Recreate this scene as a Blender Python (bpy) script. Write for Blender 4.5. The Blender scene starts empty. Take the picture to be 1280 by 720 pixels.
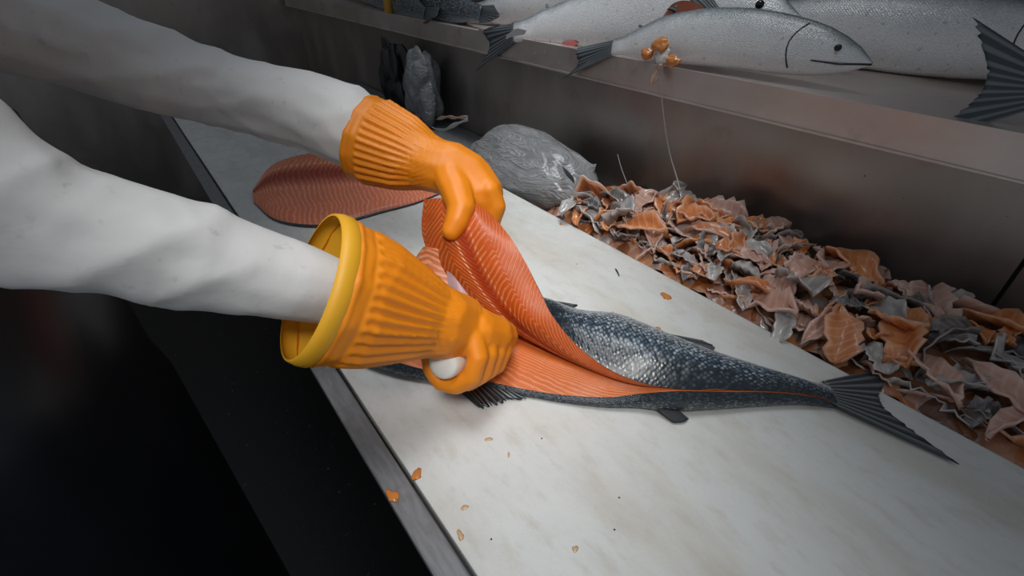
import bpy, bmesh, math, random
import numpy as np
from mathutils import Vector, Matrix, noise
random.seed(7)
PI = math.pi
SC = bpy.context.scene
C = SC.collection

# ------------------------------------------------------------------ camera
# table frame: x = across the table (worker -> wall), y = along the table, z = 0 on the cutting board
F = 600.0
TH = math.atan(420 / F)
AZ = math.atan(560 / math.hypot(F, 420))
H = 0.5
_c, _s = math.cos(TH), math.sin(TH)
_fx, _fy = math.sin(AZ), math.cos(AZ)
_rx, _ry = math.cos(AZ), -math.sin(AZ)
cam_d = bpy.data.cameras.new('camera')
cam = bpy.data.objects.new('camera', cam_d)
C.objects.link(cam)
cam.location = (0, 0, H)
cam.rotation_euler = (PI / 2 - TH, 0, -AZ)
cam_d.sensor_width = 36
cam_d.lens = F / 1280 * 36
cam_d.clip_start = 0.02
SC.camera = cam

# ------------------------------------------------------------------ light
SC.view_settings.view_transform = 'Standard'
SC.view_settings.look = 'None'
SC.view_settings.exposure = 0.0
SC.view_settings.gamma = 1.0
w = bpy.data.worlds.new('world')
SC.world = w
w.use_nodes = True
w.node_tree.nodes['Background'].inputs[0].default_value = (0.80, 0.90, 1.0, 1)
w.node_tree.nodes['Background'].inputs[1].default_value = 0.22

def area(name, loc, target, sx, sy, power, col, spread, rz=0):
    L = bpy.data.lights.new(name, 'AREA')
    L.shape = 'RECTANGLE'; L.size = sx; L.size_y = sy
    L.energy = power; L.color = col; L.spread = math.radians(spread)
    o = bpy.data.objects.new(name, L); C.objects.link(o)
    o.location = loc
    d = Vector(target) - Vector(loc)
    o.rotation_euler = d.to_track_quat('-Z', 'Y').to_euler()
    if rz:
        o.rotation_euler = (Matrix.Rotation(rz, 3, 'Z') @ o.rotation_euler.to_matrix()).to_euler()
    return o
# overhead key light; its narrow spread is made up to dim the sides
area('overhead_key_light', (0.53, 0.70, 1.70), (0.53, 0.70, 0), 0.38, 2.00, 1.75, (0.96, 0.985, 1.0), 33, rz=-AZ)
# fill light added over the shelf to brighten its fish, no lamp known there
area('shelf_fill_light', (1.02, 1.02, 1.25), (1.02, 1.02, 0.3), 0.15, 1.10, 0.80, (0.96, 0.99, 1.0), 50)
# unseen fill light added above and behind the camera to brighten the gloves
area('front_fill_light', (-0.25, -0.33, 1.45), (0.40, 0.52, 0.06), 0.45, 0.45, 0.75, (1.0, 0.98, 0.95), 29)

# ------------------------------------------------------------------ pixel helpers (1280 x 720 frame)
def ray(u, v):
    X = u - 640; U = (360 - v) * _c - F * _s; W = (360 - v) * _s + F * _c
    return Vector((X * _rx + W * _fx, X * _ry + W * _fy, U))
def pz(u, v, z=0.0):
    r = ray(u, v); t = (z - H) / r.z
    return Vector((r.x * t, r.y * t, z))
def pp(u, v, p):
    r = ray(u, v); t = p / r.x
    return Vector((p, r.y * t, H + r.z * t))
def pd(u, v, D):
    return ray(u, v).normalized() * D + Vector((0, 0, H))

# ------------------------------------------------------------------ object helpers
def link(o, parent=None):
    C.objects.link(o)
    if parent: o.parent = parent
    return o
def tag(o, label, cat, group=None, kind=None):
    if label: o['label'] = label
    if cat: o['category'] = cat
    if group: o['group'] = group
    if kind: o['kind'] = kind
    return o
def thing(name, label, cat, loc=(0, 0, 0), group=None):
    o = bpy.data.objects.new(name, None); C.objects.link(o)
    o.location = loc; o.empty_display_size = .05
    return tag(o, label, cat, group)
def mesh_from(name, verts, faces, mat=None, smooth=True, uvs=None, ori=None):
    me = bpy.data.meshes.new(name)
    if ori is not None: verts = [Vector(v) - Vector(ori) for v in verts]
    me.from_pydata([tuple(v) for v in verts], [], faces)
    if uvs is not None:
        uv = me.uv_layers.new(name='UVMap')
        li = np.zeros(len(me.loops), dtype=np.int32); me.loops.foreach_get('vertex_index', li)
        uv.data.foreach_set('uv', np.asarray(uvs, dtype=np.float32)[li].ravel())
    if mat: me.materials.append(mat)
    if smooth: me.polygons.foreach_set('use_smooth', [True] * len(me.polygons))
    me.update()
    return me
def obj(name, me, parent=None, loc=None):
    o = bpy.data.objects.new(name, me)
    link(o, parent)
    if loc is not None: o.location = loc
    elif parent is not None: o.location = -Vector(parent.location)
    return o
def box_mesh(name, lo, hi, mat, bev=0.0, ori=(0, 0, 0)):
    bm = bmesh.new()
    bmesh.ops.create_cube(bm, size=1)
    lo = Vector(lo) - Vector(ori); hi = Vector(hi) - Vector(ori)
    for v in bm.verts:
        v.co = Vector(((lo + hi) / 2)[i] + v.co[i] * (hi - lo)[i] for i in range(3))
    if bev:
        bmesh.ops.bevel(bm, geom=bm.edges[:], offset=bev, segments=2, affect='EDGES', profile=.6)
    me = bpy.data.meshes.new(name); bm.to_mesh(me); bm.free()
    me.materials.append(mat)
    return me
def catmull(P, n):
    """P (k, ...) control array -> n samples along axis 0"""
    P = np.asarray(P, dtype=float); k = len(P)
    t = np.linspace(0, k - 1, n); i = np.clip(t.astype(int), 0, k - 2); f = t - i
    g = lambda j: P[np.clip(j, 0, k - 1)]
    p0 = np.where((i == 0).reshape((-1,) + (1,) * (P.ndim - 1)), 2 * g(i) - g(i + 1), g(i - 1))
    p3 = np.where((i == k - 2).reshape((-1,) + (1,) * (P.ndim - 1)), 2 * g(i + 1) - g(i), g(i + 2))
    p1, p2 = g(i), g(i + 1)
    f = f.reshape((-1,) + (1,) * (P.ndim - 1))
    return .5 * (2 * p1 + (p2 - p0) * f + (2 * p0 - 5 * p1 + 4 * p2 - p3) * f ** 2 + (3 * p1 - p0 - 3 * p2 + p3) * f ** 3)
def grid_mesh(name, G, mat, flip=False, closed=False, urange=(0, 1), vrange=(0, 1), ori=None, cap=False):
    """G (nu, nv, 3) -> mesh with UVs"""
    nu, nv = G.shape[:2]
    verts = G.reshape(-1, 3).tolist()
    uvs = [(urange[0] + (urange[1] - urange[0]) * a / (nu - 1), vrange[0] + (vrange[1] - vrange[0]) * b / (nv - 1)) for a in range(nu) for b in range(nv)]
    faces = []
    nb = nv if closed else nv - 1
    for a in range(nu - 1):
        for b in range(nb):
            q = (a * nv + b, a * nv + (b + 1) % nv, (a + 1) * nv + (b + 1) % nv, (a + 1) * nv + b)
            faces.append(q[::-1] if flip else q)
    if cap and closed:
        faces.append(tuple(range(nv)) if flip else tuple(range(nv))[::-1])
        e = tuple((nu - 1) * nv + b for b in range(nv))
        faces.append(e[::-1] if flip else e)
    return mesh_from(name, verts, faces, mat, uvs=uvs, ori=ori)
def tube_mesh(name, pts, radii, mat, n=10, ori=None, samples=None, sx=1.0):
    pts = [Vector(p) for p in pts]
    if samples:
        A = catmull(np.array([list(p) + [r] for p, r in zip(pts, radii)]), samples)
        pts = [Vector(a[:3]) for a in A]; radii = [max(a[3], 1e-5) for a in A]
    rings = []
    up = Vector((0, 0, 1))
    for i, p in enumerate(pts):
        d = (pts[min(i + 1, len(pts) - 1)] - pts[max(i - 1, 0)]).normalized()
        a = d.cross(up)
        if a.length < 1e-3: a = d.cross(Vector((1, 0, 0)))
        a.normalize(); b = a.cross(d)
        rings.append([list(p + (a * math.cos(t) * sx + b * math.sin(t)) * radii[i]) for t in [2 * PI * k / n for k in range(n)]])
    return grid_mesh(name, np.array(rings), mat, closed=True, cap=True, ori=ori)

def blob_mesh(name, spheres, voxel, smooth_it, mat=None, factor=.5):
    """one continuous surface over overlapping (scaled) spheres: (centre, radius, [3x3 matrix])"""
    bm = bmesh.new()
    for s in spheres:
        M = Matrix.Translation(s[0])
        M = M @ (s[2].to_4x4() if len(s) > 2 and s[2] is not None else Matrix.Identity(4)) @ Matrix.Scale(s[1], 4)
        bmesh.ops.create_icosphere(bm, subdivisions=2, radius=1.0, matrix=M)
    me = bpy.data.meshes.new(name + '_raw'); bm.to_mesh(me); bm.free()
    o = bpy.data.objects.new(name + '_raw', me); C.objects.link(o)
    m = o.modifiers.new('r', 'REMESH'); m.mode = 'VOXEL'; m.voxel_size = voxel
    m = o.modifiers.new('s', 'SMOOTH'); m.factor = factor; m.iterations = smooth_it
    dg = bpy.context.evaluated_depsgraph_get(); dg.update()
    out = bpy.data.meshes.new_from_object(o.evaluated_get(dg))
    out.name = name
    bpy.data.objects.remove(o); bpy.data.meshes.remove(me)
    if mat: out.materials.clear(); out.materials.append(mat)
    out.polygons.foreach_set('use_smooth', [True] * len(out.polygons))
    return out
def chain(pts, step=.35):
    """pts: list of (pos, r[, mat]) -> dense spheres"""
    out = []
    for a, b in zip(pts[:-1], pts[1:]):
        pa, pb = Vector(a[0]), Vector(b[0])
        n = max(2, int((pb - pa).length / (min(a[1], b[1]) * step)) + 1)
        for k in range(n):
            t = k / n
            mt = None
            if len(a) > 2 and a[2] is not None:
                mb = b[2] if len(b) > 2 and b[2] is not None else a[2]
                mt = Matrix([[a[2][i][j] * (1 - t) + mb[i][j] * t for j in range(3)] for i in range(3)])
            out.append((pa.lerp(pb, t), a[1] * (1 - t) + b[1] * t, mt))
    e = pts[-1]; out.append((Vector(e[0]), e[1], e[2] if len(e) > 2 else None))
    return out
def squash(axis, f):
    """3x3 matrix scaling by f along axis"""
    a = Vector(axis).normalized()
    return Matrix([[(1 if i == j else 0) + (f - 1) * a[i] * a[j] for j in range(3)] for i in range(3)])

# ------------------------------------------------------------------ materials
class NT:
    def __init__(s, name):
        s.m = bpy.data.materials.new(name); s.m.use_nodes = True
        s.t = s.m.node_tree; s.b = s.t.nodes['Principled BSDF']
    def n(s, typ, **kw):
        x = s.t.nodes.new(typ)
        for k, v in kw.items(): setattr(x, k, v)
        return x
    def set(s, inp, v):
        if hasattr(v, 'is_output') or isinstance(v, bpy.types.NodeSocket): s.t.links.new(v, inp)
        else: inp.default_value = v
    def math(s, op, a, b=None, c=None, clamp=False):
        x = s.n('ShaderNodeMath', operation=op); x.use_clamp = clamp
        s.set(x.inputs[0], a)
        if b is not None: s.set(x.inputs[1], b)
        if c is not None: s.set(x.inputs[2], c)
        return x.outputs[0]
    def smooth(s, v, lo, hi, a=0.0, b=1.0):
        x = s.n('ShaderNodeMapRange', interpolation_type='SMOOTHSTEP')
        s.set(x.inputs['Value'], v)
        for k, q in (('From Min', lo), ('From Max', hi), ('To Min', a), ('To Max', b)): x.inputs[k].default_value = q
        return x.outputs[0]
    def mix(s, f, a, b, blend='MIX'):
        x = s.n('ShaderNodeMix', data_type='RGBA', blend_type=blend)
        s.set(x.inputs[0], f)
        for i, q in ((6, a), (7, b)): s.set(x.inputs[i], q if isinstance(q, bpy.types.NodeSocket) else (*q, 1) if len(q) == 3 else q)
        return x.outputs[2]
    def noise(s, scale, detail=3, vec=None, rough=.55, dist=0.0):
        x = s.n('ShaderNodeTexNoise')
        x.inputs['Scale'].default_value = scale; x.inputs['Detail'].default_value = detail
        x.inputs['Roughness'].default_value = rough; x.inputs['Distortion'].default_value = dist
        if vec is not None: s.set(x.inputs['Vector'], vec)
        return x.outputs[0]
    def ramp(s, f, stops):
        x = s.n('ShaderNodeValToRGB'); s.set(x.inputs[0], f)
        e = x.color_ramp.elements
        while len(e) < len(stops): e.new(.5)
        for el, (p, c) in zip(e, stops): el.position = p; el.color = (*c, 1)
        return x.outputs[0]
    def coord(s, which='Object'):
        return s.n('ShaderNodeTexCoord').outputs[which]
    def mapping(s, vec, scale=(1, 1, 1), rot=(0, 0, 0)):
        x = s.n('ShaderNodeMapping'); s.set(x.inputs[0], vec)
        x.inputs['Scale'].default_value = scale; x.inputs['Rotation'].default_value = rot
        return x.outputs[0]
    def sep(s, vec):
        x = s.n('ShaderNodeSeparateXYZ'); s.set(x.inputs[0], vec); return x.outputs
    def comb(s, x_, y_, z_=0.0):
        x = s.n('ShaderNodeCombineXYZ')
        for i, q in enumerate((x_, y_, z_)): s.set(x.inputs[i], q)
        return x.outputs[0]
    def bump(s, h, strength=.3, dist=.001, normal=None):
        x = s.n('ShaderNodeBump'); s.set(x.inputs['Height'], h)
        x.inputs['Strength'].default_value = strength; x.inputs['Distance'].default_value = dist
        if normal is not None: s.set(x.inputs['Normal'], normal)
        return x.outputs[0]
    def out(s, col=None, rough=None, metal=None, normal=None, **kw):
        if col is not None: s.set(s.b.inputs['Base Color'], (*col, 1) if isinstance(col, tuple) and len(col) == 3 else col)
        if rough is not None: s.set(s.b.inputs['Roughness'], rough)
        if metal is not None: s.set(s.b.inputs['Metallic'], metal)
        if normal is not None: s.set(s.b.inputs['Normal'], normal)
        for k, v in kw.items(): s.set(s.b.inputs[k.replace('_', ' ')], v)
        return s.m
def M_simple(name, col, rough=.5, metal=0.0, var=.12, scale=30, bump=.0, **kw):
    n = NT(name); co = n.coord()
    f = n.noise(scale, 4, co)
    c = n.mix(f, tuple(k * (1 - var) for k in col), tuple(min(1, k * (1 + var)) for k in col))
    nm = n.bump(n.noise(scale * 6, 3, co), bump, .001) if bump else None
    return n.out(c, rough, metal, nm, **kw)

def M_flesh(name, N=62, K=17, period=.24, base=(.41, .060, .004), dark=(.29, .024, .002), line=(.66, .26, .10), lateral=.50, linew=.72, edge_v=.22, edge_k=46.0, linek=.42):
    n = NT(name)
    uv = n.sep(n.coord('UV')); u, v = uv[0], uv[1]
    co = n.coord()
    big = n.noise(22, 3, co); fine = n.noise(260, 2, co)
    tri = n.math('PINGPONG', v, period)
    ph = n.math('ADD', n.math('MULTIPLY', u, float(N)), n.math('MULTIPLY', tri, float(K) / period * .24))
    ph = n.math('ADD', ph, n.math('MULTIPLY', n.math('MAXIMUM', n.math('SUBTRACT', edge_v, v), 0.0), edge_k))
    ph = n.math('ADD', ph, n.math('MULTIPLY', big, 1.8))
    st = n.math('ABSOLUTE', n.math('COSINE', n.math('MULTIPLY', ph, PI)))
    lines = n.smooth(st, linew, 1.0)
    keep = n.smooth(n.noise(60, 2, co), .28, .55, .25, 1)
    lines = n.math('MULTIPLY', lines, keep)
    dl = n.math('ABSOLUTE', n.math('SUBTRACT', v, lateral))
    band = n.smooth(dl, .01, .11, 1, 0)
    col = n.mix(n.smooth(big, .3, .7), base, tuple(k * 1.12 for k in base))
    col = n.mix(band, col, dark)
    lines = n.math('MULTIPLY', lines, n.math('SUBTRACT', 1, n.math('MULTIPLY', band, .75)))
    pale = n.smooth(n.math('ABSOLUTE', n.math('SUBTRACT', v, .5)), .36, .5, 0, .12)
    col = n.mix(pale, col, tuple(a * .5 + b * .5 for a, b in zip(base, line)))
    col = n.mix(n.math('MULTIPLY', lines, linek), col, line)
    # row of pin-bone dots beside the dark line
    pb = n.smooth(n.math('ABSOLUTE', n.math('SUBTRACT', v, lateral + .09)), .006, .018, 1, 0)
    pb2 = n.smooth(n.math('ABSOLUTE', n.math('SUBTRACT', v, lateral - .09)), .006, .018, 1, 0)
    dots = n.math('MULTIPLY', n.math('MAXIMUM', n.math('MULTIPLY', pb2, .35), n.math('MULTIPLY', pb, .8)), n.smooth(st, .55, .9))
    col = n.mix(n.math('MULTIPLY', dots, .8), col, (.80, .48, .32))
    h = n.math('ADD', n.math('MULTIPLY', lines, .7), n.math('ADD', n.math('MULTIPLY', dots, .8), n.math('MULTIPLY', fine, .25)))
    nm = n.bump(h, .45, .0012)
    n.b.inputs['Subsurface Radius'].default_value = (.012, .004, .002)
    return n.out(col, n.smooth(fine, .3, .7, .36, .52), 0.0, nm, Specular_IOR_Level=.35, Subsurface_Weight=.05, Subsurface_Scale=.3, Coat_Weight=.12, Coat_Roughness=.22)

def M_skin(name, su=150.0, sv=42.0, dark0=.20, dark1=.52, back=(.010, .014, .018), mid=(.10, .135, .17), silver=(.42, .46, .50), belly=(.60, .60, .61), spots=.0, edgek=1.0, shinek=.55):
    n = NT(name)
    uv = n.sep(n.coord('UV')); u, v = uv[0], uv[1]
    co = n.coord()
    nz = n.noise(26, 4, co)
    vv = n.math('ADD', v, n.math('MULTIPLY', n.math('SUBTRACT', nz, .5), .22))
    col = n.ramp(vv, [(0, back), (dark0, tuple(k * 1.6 for k in back)), (dark1 * .8, mid), (dark1 + .12, silver), (min(.92, dark1 + .38), belly)])
    vo = n.n('ShaderNodeTexVoronoi'); vo.inputs['Randomness'].default_value = .45; vo.inputs['Scale'].default_value = 1
    us, vs = n.math('MULTIPLY', u, su * .72), n.math('MULTIPLY', v, sv * .72)
    n.set(vo.inputs['Vector'], n.comb(n.math('ADD', us, vs), n.math('SUBTRACT', us, vs)))
    d = vo.outputs['Distance']
    edge = n.smooth(d, .30, .62)
    cell = n.sep(vo.outputs['Color'])[0]
    shine = n.smooth(cell, .2, .95)
    up = n.smooth(vv, .04, .30, .12, 1)
    col = n.mix(n.math('MULTIPLY', n.math('MULTIPLY', shine, n.math('SUBTRACT', 1, edge)), n.math('MULTIPLY', up, shinek)), col, (.55, .62, .68))
    fade = n.smooth(vv, .35, .9, .85 * edgek, .10 * edgek)
    col = n.mix(n.math('MULTIPLY', edge, fade), col, (.012, .020, .030))
    if spots:
        sp = n.smooth(n.noise(90, 1, co), .68, .74)
        col = n.mix(n.math('MULTIPLY', sp, spots), col, (.015, .018, .02))
    nm = n.bump(n.math('SUBTRACT', 1, d), .5, .0012)
    return n.out(col, n.smooth(cell, 0, 1, .22, .42), .08, nm, Coat_Weight=.18, Coat_Roughness=.2)

MT = {}
def build_materials():
    # cutting board: white plastic, wet, with faint beige streaks
    n = NT('board_plastic'); co = n.coord()
    st = n.noise(9, 5, n.mapping(co, (1, .28, 1), (0, 0, .55)), .6)
    st2 = n.noise(60, 4, n.mapping(co, (1, .35, 1), (0, 0, .3)), .6)
    c = n.mix(n.smooth(st, .42, .72), (.64, .65, .635), (.55, .525, .47))
    c = n.mix(n.smooth(st2, .48, .72, 0, .45), c, (.50, .46, .40))
    c = n.mix(n.smooth(n.noise(420, 2, co), .70, .76, 0, .5), c, (.45, .38, .30))
    hb = n.math('ADD', n.noise(130, 4, co), n.math('MULTIPLY', n.noise(700, 2, co), .35))
    MT['board'] = n.out(c, n.smooth(n.noise(25, 4, co), .35, .7, .22, .5), 0, n.bump(hb, .22, .0012))
    # stainless steel wall
    n = NT('steel_wall'); co = n.coord()
    smear = n.noise(5, 5, n.mapping(co, (1, 1, .5)), .6)
    c = n.mix(n.smooth(smear, .35, .7), (.34, .300, .275), (.44, .395, .365))
    c = n.mix(n.smooth(n.noise(14, 4, co), .58, .75, 0, .3), c, (.24, .14, .11))
    c = n.mix(n.smooth(n.noise(150, 2, co), .72, .78, 0, .7), c, (.05, .04, .035))
    MT['steel_wall'] = n.out(c, n.smooth(smear, .3, .7, .30, .48), .85, n.bump(n.noise(8, 3, co), .08, .004))
    n = NT('steel_shelf'); co = n.coord()
    smear = n.noise(7, 5, n.mapping(co, (1, .5, 1)), .6)
    c = n.mix(n.smooth(smear, .35, .7), (.55, .475, .44), (.66, .585, .55))
    c = n.mix(n.smooth(n.noise(11, 4, co), .55, .75, 0, .5), c, (.34, .19, .16))
    MT['steel_shelf'] = n.out(c, n.smooth(smear, .3, .7, .28, .42), .8, n.bump(n.noise(300, 2, co), .05, .001))
    n = NT('steel_rail'); co = n.coord()
    sc = n.noise(220, 4, n.mapping(co, (1, .15, 1)), .6)
    c = n.mix(n.smooth(sc, .3, .7), (.17, .172, .18), (.23, .232, .24))
    c = n.mix(n.smooth(n.noise(40, 3, co), .5, .75, 0, .5), c, (.16, .135, .12))
    MT['steel_rail'] = n.out(c, n.smooth(sc, .3, .7, .42, .55), .3, n.bump(sc, .2, .001))
    # black wet floor mat
    n = NT('black_floor'); co = n.coord()
    c = n.mix(n.smooth(n.noise(40, 3, co), .66, .74), (.004, .004, .004), (.05, .05, .05))
    vo = n.n('ShaderNodeTexVoronoi'); vo.inputs['Scale'].default_value = 28; n.set(vo.inputs['Vector'], co)
    c = n.mix(n.math('MULTIPLY', n.smooth(vo.outputs['Distance'], .03, .07, 1, 0), n.smooth(n.sep(vo.outputs['Color'])[0], .55, .6)), c, (.4, .38, .35))
    MT['floor'] = n.out(c, .45, 0, n.bump(n.noise(80, 3, co), .2, .002))
    MT['dark_gap'] = M_simple('dark_gap', (.01, .01, .01), .6)
    MT['flesh'] = M_flesh('salmon_flesh')
    MT['flesh_low'] = M_flesh('salmon_flesh_lower', N=24, K=100, period=1.0, lateral=.80, base=(.52, .100, .009), linew=.60, edge_k=10.0, linek=.62)
    MT['flesh_far'] = M_flesh('salmon_fillet_flesh', N=44, K=10, period=.25, base=(.68, .17, .075), line=(.85, .50, .37), edge_k=10.0)
    MT['belly_flesh'] = M_flesh('salmon_belly_flesh', N=9, K=1.5, period=.5, base=(.44, .11, .03), line=(.72, .45, .30), lateral=2.0, linew=.5, edge_k=0.0)
    MT['membrane'] = M_simple('belly_membrane', (.40, .25, .26), .28, 0, .15, 60, .2)
    MT['skin'] = M_skin('salmon_scales', su=120, sv=32, dark0=.15, dark1=.32, mid=(.06, .09, .125), silver=(.42, .50, .56), belly=(.72, .76, .79))
    MT['skin_dark'] = M_skin('salmon_back_scales', dark0=.5, dark1=.85)
    MT['skin_shelf'] = M_skin('salmon_scales_pale', su=170, sv=60, dark0=.10, dark1=.26, back=(.05, .06, .07), mid=(.20, .22, .235), silver=(.60, .60, .61), belly=(.80, .77, .76), spots=.3, edgek=.22, shinek=.3)
    MT['skin_darkfish'] = M_skin('dark_fish_scales', su=170, sv=60, dark0=.25, dark1=.7, back=(.010, .012, .013), mid=(.04, .05, .055), silver=(.13, .16, .18), belly=(.25, .26, .27))
    n = NT('fin_black'); uv = n.sep(n.coord('UV'))
    st = n.math('ABSOLUTE', n.math('SINE', n.math('MULTIPLY', uv[1], 34.0)))
    c = n.mix(n.smooth(st, .75, 1, 0, .7), (.006, .008, .010), (.10, .115, .125))
    MT['fin'] = n.out(c, .32, 0, n.bump(st, .6, .001))
    n = NT('fin_grey'); uv = n.sep(n.coord('UV'))
    st = n.math('ABSOLUTE', n.math('SINE', n.math('MULTIPLY', uv[1], 30.0)))
    c = n.mix(n.smooth(st, .6, 1, 0, .8), (.035, .042, .05), (.17, .19, .20))
    MT['fin_grey'] = n.out(c, .3, 0, n.bump(st, .6, .001))
    # rubber glove
    n = NT('orange_rubber'); co = n.coord()
    c = n.mix(n.noise(16, 3, co), (.72, .200, .004), (.82, .265, .007))
    hb = n.math('ADD', n.noise(900, 2, co), n.math('MULTIPLY', n.noise(70, 3, co), 1.2))
    MT['glove'] = n.out(c, .48, 0, n.bump(hb, .10, .001), Subsurface_Weight=.08, Subsurface_Scale=.01)
    MT['glove_lining'] = M_simple('glove_lining_yellow', (.72, .36, .015), .5, 0, .06, 20)
    n = NT('white_cloth'); co = n.coord()
    c = n.mix(n.smooth(n.noise(80, 3, co), .62, .75, 0, .4), (.68, .67, .66), (.45, .40, .38))
    MT['cloth'] = n.out(c, .85, 0, n.bump(n.noise(28, 4, co), .35, .004))
    MT['apron'] = M_simple('dark_apron', (.012, .014, .018), .35, 0, .3, 20, .1)
    MT['trousers'] = M_simple('dark_trousers', (.012, .012, .015), .9, 0, .3, 30, .1)
    MT['boot'] = M_simple('black_rubber_boot', (.01, .01, .01), .4)
    MT['person_skin'] = M_simple('person_skin', (.50, .28, .19), .5, 0, .06, 20, .05, Subsurface_Weight=.1, Subsurface_Scale=.01)
    MT['hair'] = M_simple('dark_hair', (.015, .012, .010), .6)
    MT['handle'] = M_simple('white_knife_handle', (.74, .72, .66), .38, 0, .05, 30)
    MT['blade'] = M_simple('knife_steel', (.6, .6, .6), .22, 1.0, .05, 40)
    # bag
    n = NT('clear_bag_plastic'); co = n.coord()
    wr = n.noise(14, 5, n.mapping(co, (1.0, .45, 2.2), (.5, .3, .6)), .6, 1.6)
    ridge = n.math('SUBTRACT', 1, n.math('MULTIPLY', n.math('ABSOLUTE', n.math('SUBTRACT', wr, .5)), 7.0), clamp=True)
    c = n.mix(n.smooth(n.noise(9, 3, co), .35, .65), (.20, .205, .21), (.29, .295, .30))
    c = n.mix(n.math('MULTIPLY', ridge, .30), c, (.58, .59, .60))  # pale wrinkle highlights painted into the film colour
    c = n.mix(n.smooth(n.noise(20, 2, co), .69, .76, 0, .6), c, (.42, .16, .05))
    MT['bag'] = n.out(c, .24, 0, n.bump(n.math('POWER', ridge, 2.0), .7, .006), Alpha=.88, Coat_Weight=.4)
    MT['bag_white'] = M_simple('white_film', (.52, .52, .51), .3, 0, .1, 40, .2)
    MT['black_plastic'] = M_simple('black_plastic', (.008, .008, .009), .3, 0, .2, 30, .2)
    MT['yellow_plastic'] = M_simple('yellow_plastic', (.45, .24, .02), .4, 0, .1, 30)
    # trimmings
    def M_trim(nm, a, b, line, k=26.0, rough=.3, mixto=(.30, .20, .17), rimk=.25):
        n = NT(nm); uv = n.sep(n.coord('UV')); co = n.coord()
        oi = n.n('ShaderNodeObjectInfo').outputs['Random']
        nz = n.noise(30, 4, n.mapping(co, (1, 1, 1)))
        c = n.mix(n.smooth(nz, .35, .65), a, b)
        c = n.mix(n.math('MULTIPLY', oi, .35), c, mixto)
        rim = n.smooth(n.math('ABSOLUTE', n.math('SUBTRACT', uv[1], .5)), .36, .47, 0, rimk)
        c = n.mix(rim, c, (.72, .58, .50))
        st = n.math('ABSOLUTE', n.math('SINE', n.math('ADD', n.math('MULTIPLY', uv[0], k), n.math('MULTIPLY', uv[1], 5.0))))
        c = n.mix(n.math('MULTIPLY', n.smooth(st, .80, 1), .28), c, line)
        return n.out(c, rough, 0, n.bump(n.noise(120, 3, co), .25, .001), Coat_Weight=.3, Coat_Roughness=.15)
    MT['trim_orange'] = M_trim('trim_orange', (.62, .17, .03), (.78, .28, .08), (.86, .50, .30))
    MT['trim_pink'] = M_trim('trim_pink', (.58, .30, .22), (.72, .44, .35), (.80, .60, .52))
    MT['trim_grey'] = M_trim('trim_grey', (.34, .335, .34), (.56, .53, .51), (.66, .63, .61), 9.0, .22)
    MT['trim_skin'] = M_trim('trim_skin', (.025, .030, .035), (.14, .155, .17), (.30, .32, .33), 40.0, .25)
    MT['trim_heap'] = M_trim('trim_heap', (.07, .03, .022), (.30, .19, .16), (.36, .27, .24), 240.0, .5, rimk=0.0)
    n = NT('trim_mush'); co = n.coord()
    vo = n.n('ShaderNodeTexVoronoi'); vo.inputs['Scale'].default_value = 42
    ds = n.n('ShaderNodeVectorMath', operation='ADD'); n.set(ds.inputs[0], co)
    nn = n.n('ShaderNodeTexNoise'); nn.inputs['Scale'].default_value = 25; n.set(nn.inputs['Vector'], co)
    sc_ = n.n('ShaderNodeVectorMath', operation='SCALE'); n.set(sc_.inputs[0], nn.outputs['Color']); sc_.inputs['Scale'].default_value = .03
    n.set(ds.inputs[1], sc_.outputs[0]); n.set(vo.inputs['Vector'], ds.outputs[0])
    cc = n.sep(vo.outputs['Color'])[0]
    c = n.ramp(cc, [(0, (.03, .02, .02)), (.3, (.42, .13, .03)), (.5, (.36, .20, .15)), (.7, (.26, .25, .25)), (.9, (.50, .20, .07))])
    MT['mush'] = n.out(c, .35, 0, n.bump(n.math('SUBTRACT', 1, vo.outputs['Distance']), .9, .008), Coat_Weight=.3)
    MT['vent'] = M_simple('raw_red_flesh', (.42, .13, .12), .3, 0, .3, 60, .2)
    MT['cavity'] = M_simple('belly_cavity', (.22, .055, .025), .3, 0, .3, 40, .2)
    MT['crumb'] = M_simple('orange_crumb', (.58, .20, .04), .25, 0, .25, 90, .2, Coat_Weight=.4)
    MT['crumb_pale'] = M_simple('pale_crumb', (.55, .36, .20), .3, 0, .15, 90, .2)
    MT['fibre'] = M_simple('dark_fibre', (.02, .025, .03), .5)
    MT['twine'] = M_simple('grey_twine', (.42, .40, .37), .7)
    n = NT('water_drop'); MT['water'] = n.out((.9, .92, .93), .05, 0, Transmission_Weight=.9, IOR=1.33)
    MT['eye'] = M_simple('fish_eye', (.008, .008, .008), .08)
    MT['eye_ring'] = M_simple('fish_eye_ring', (.45, .40, .25), .25, .4)
build_materials()

# ------------------------------------------------------------------ setting
def struct(name, me, loc=(0, 0, 0), label=None):
    o = obj(name, me, None, loc); o['kind'] = 'structure'
    if label: o['label'] = label
    return o
WALLP = .985
struct('floor', box_mesh('floor', (-2.6, -1.6, -.94), (1.1, 3.5, -.90), MT['floor']))
# steel back wall: sheets with a joint
wb = struct('wall_back', box_mesh('wall_back', (WALLP + .012, -1.6, -.90), (WALLP + .05, 3.5, .290), MT['dark_gap']))
seams = [-1.6, .02, 2.02, 3.5]
for a, b in zip(seams[:-1], seams[1:]):
    p = obj('steel_sheet', box_mesh('steel_sheet', (WALLP + (.004 if a > 2 else 0), a + .0025, -.90), (WALLP + .012, b - .0025, .290), MT['steel_wall'], .002), wb)
struct('wall_end', box_mesh('wall_end', (-2.6, 3.46, -.90), (WALLP + .40, 3.5, 1.3), MT['steel_wall']))

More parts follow.
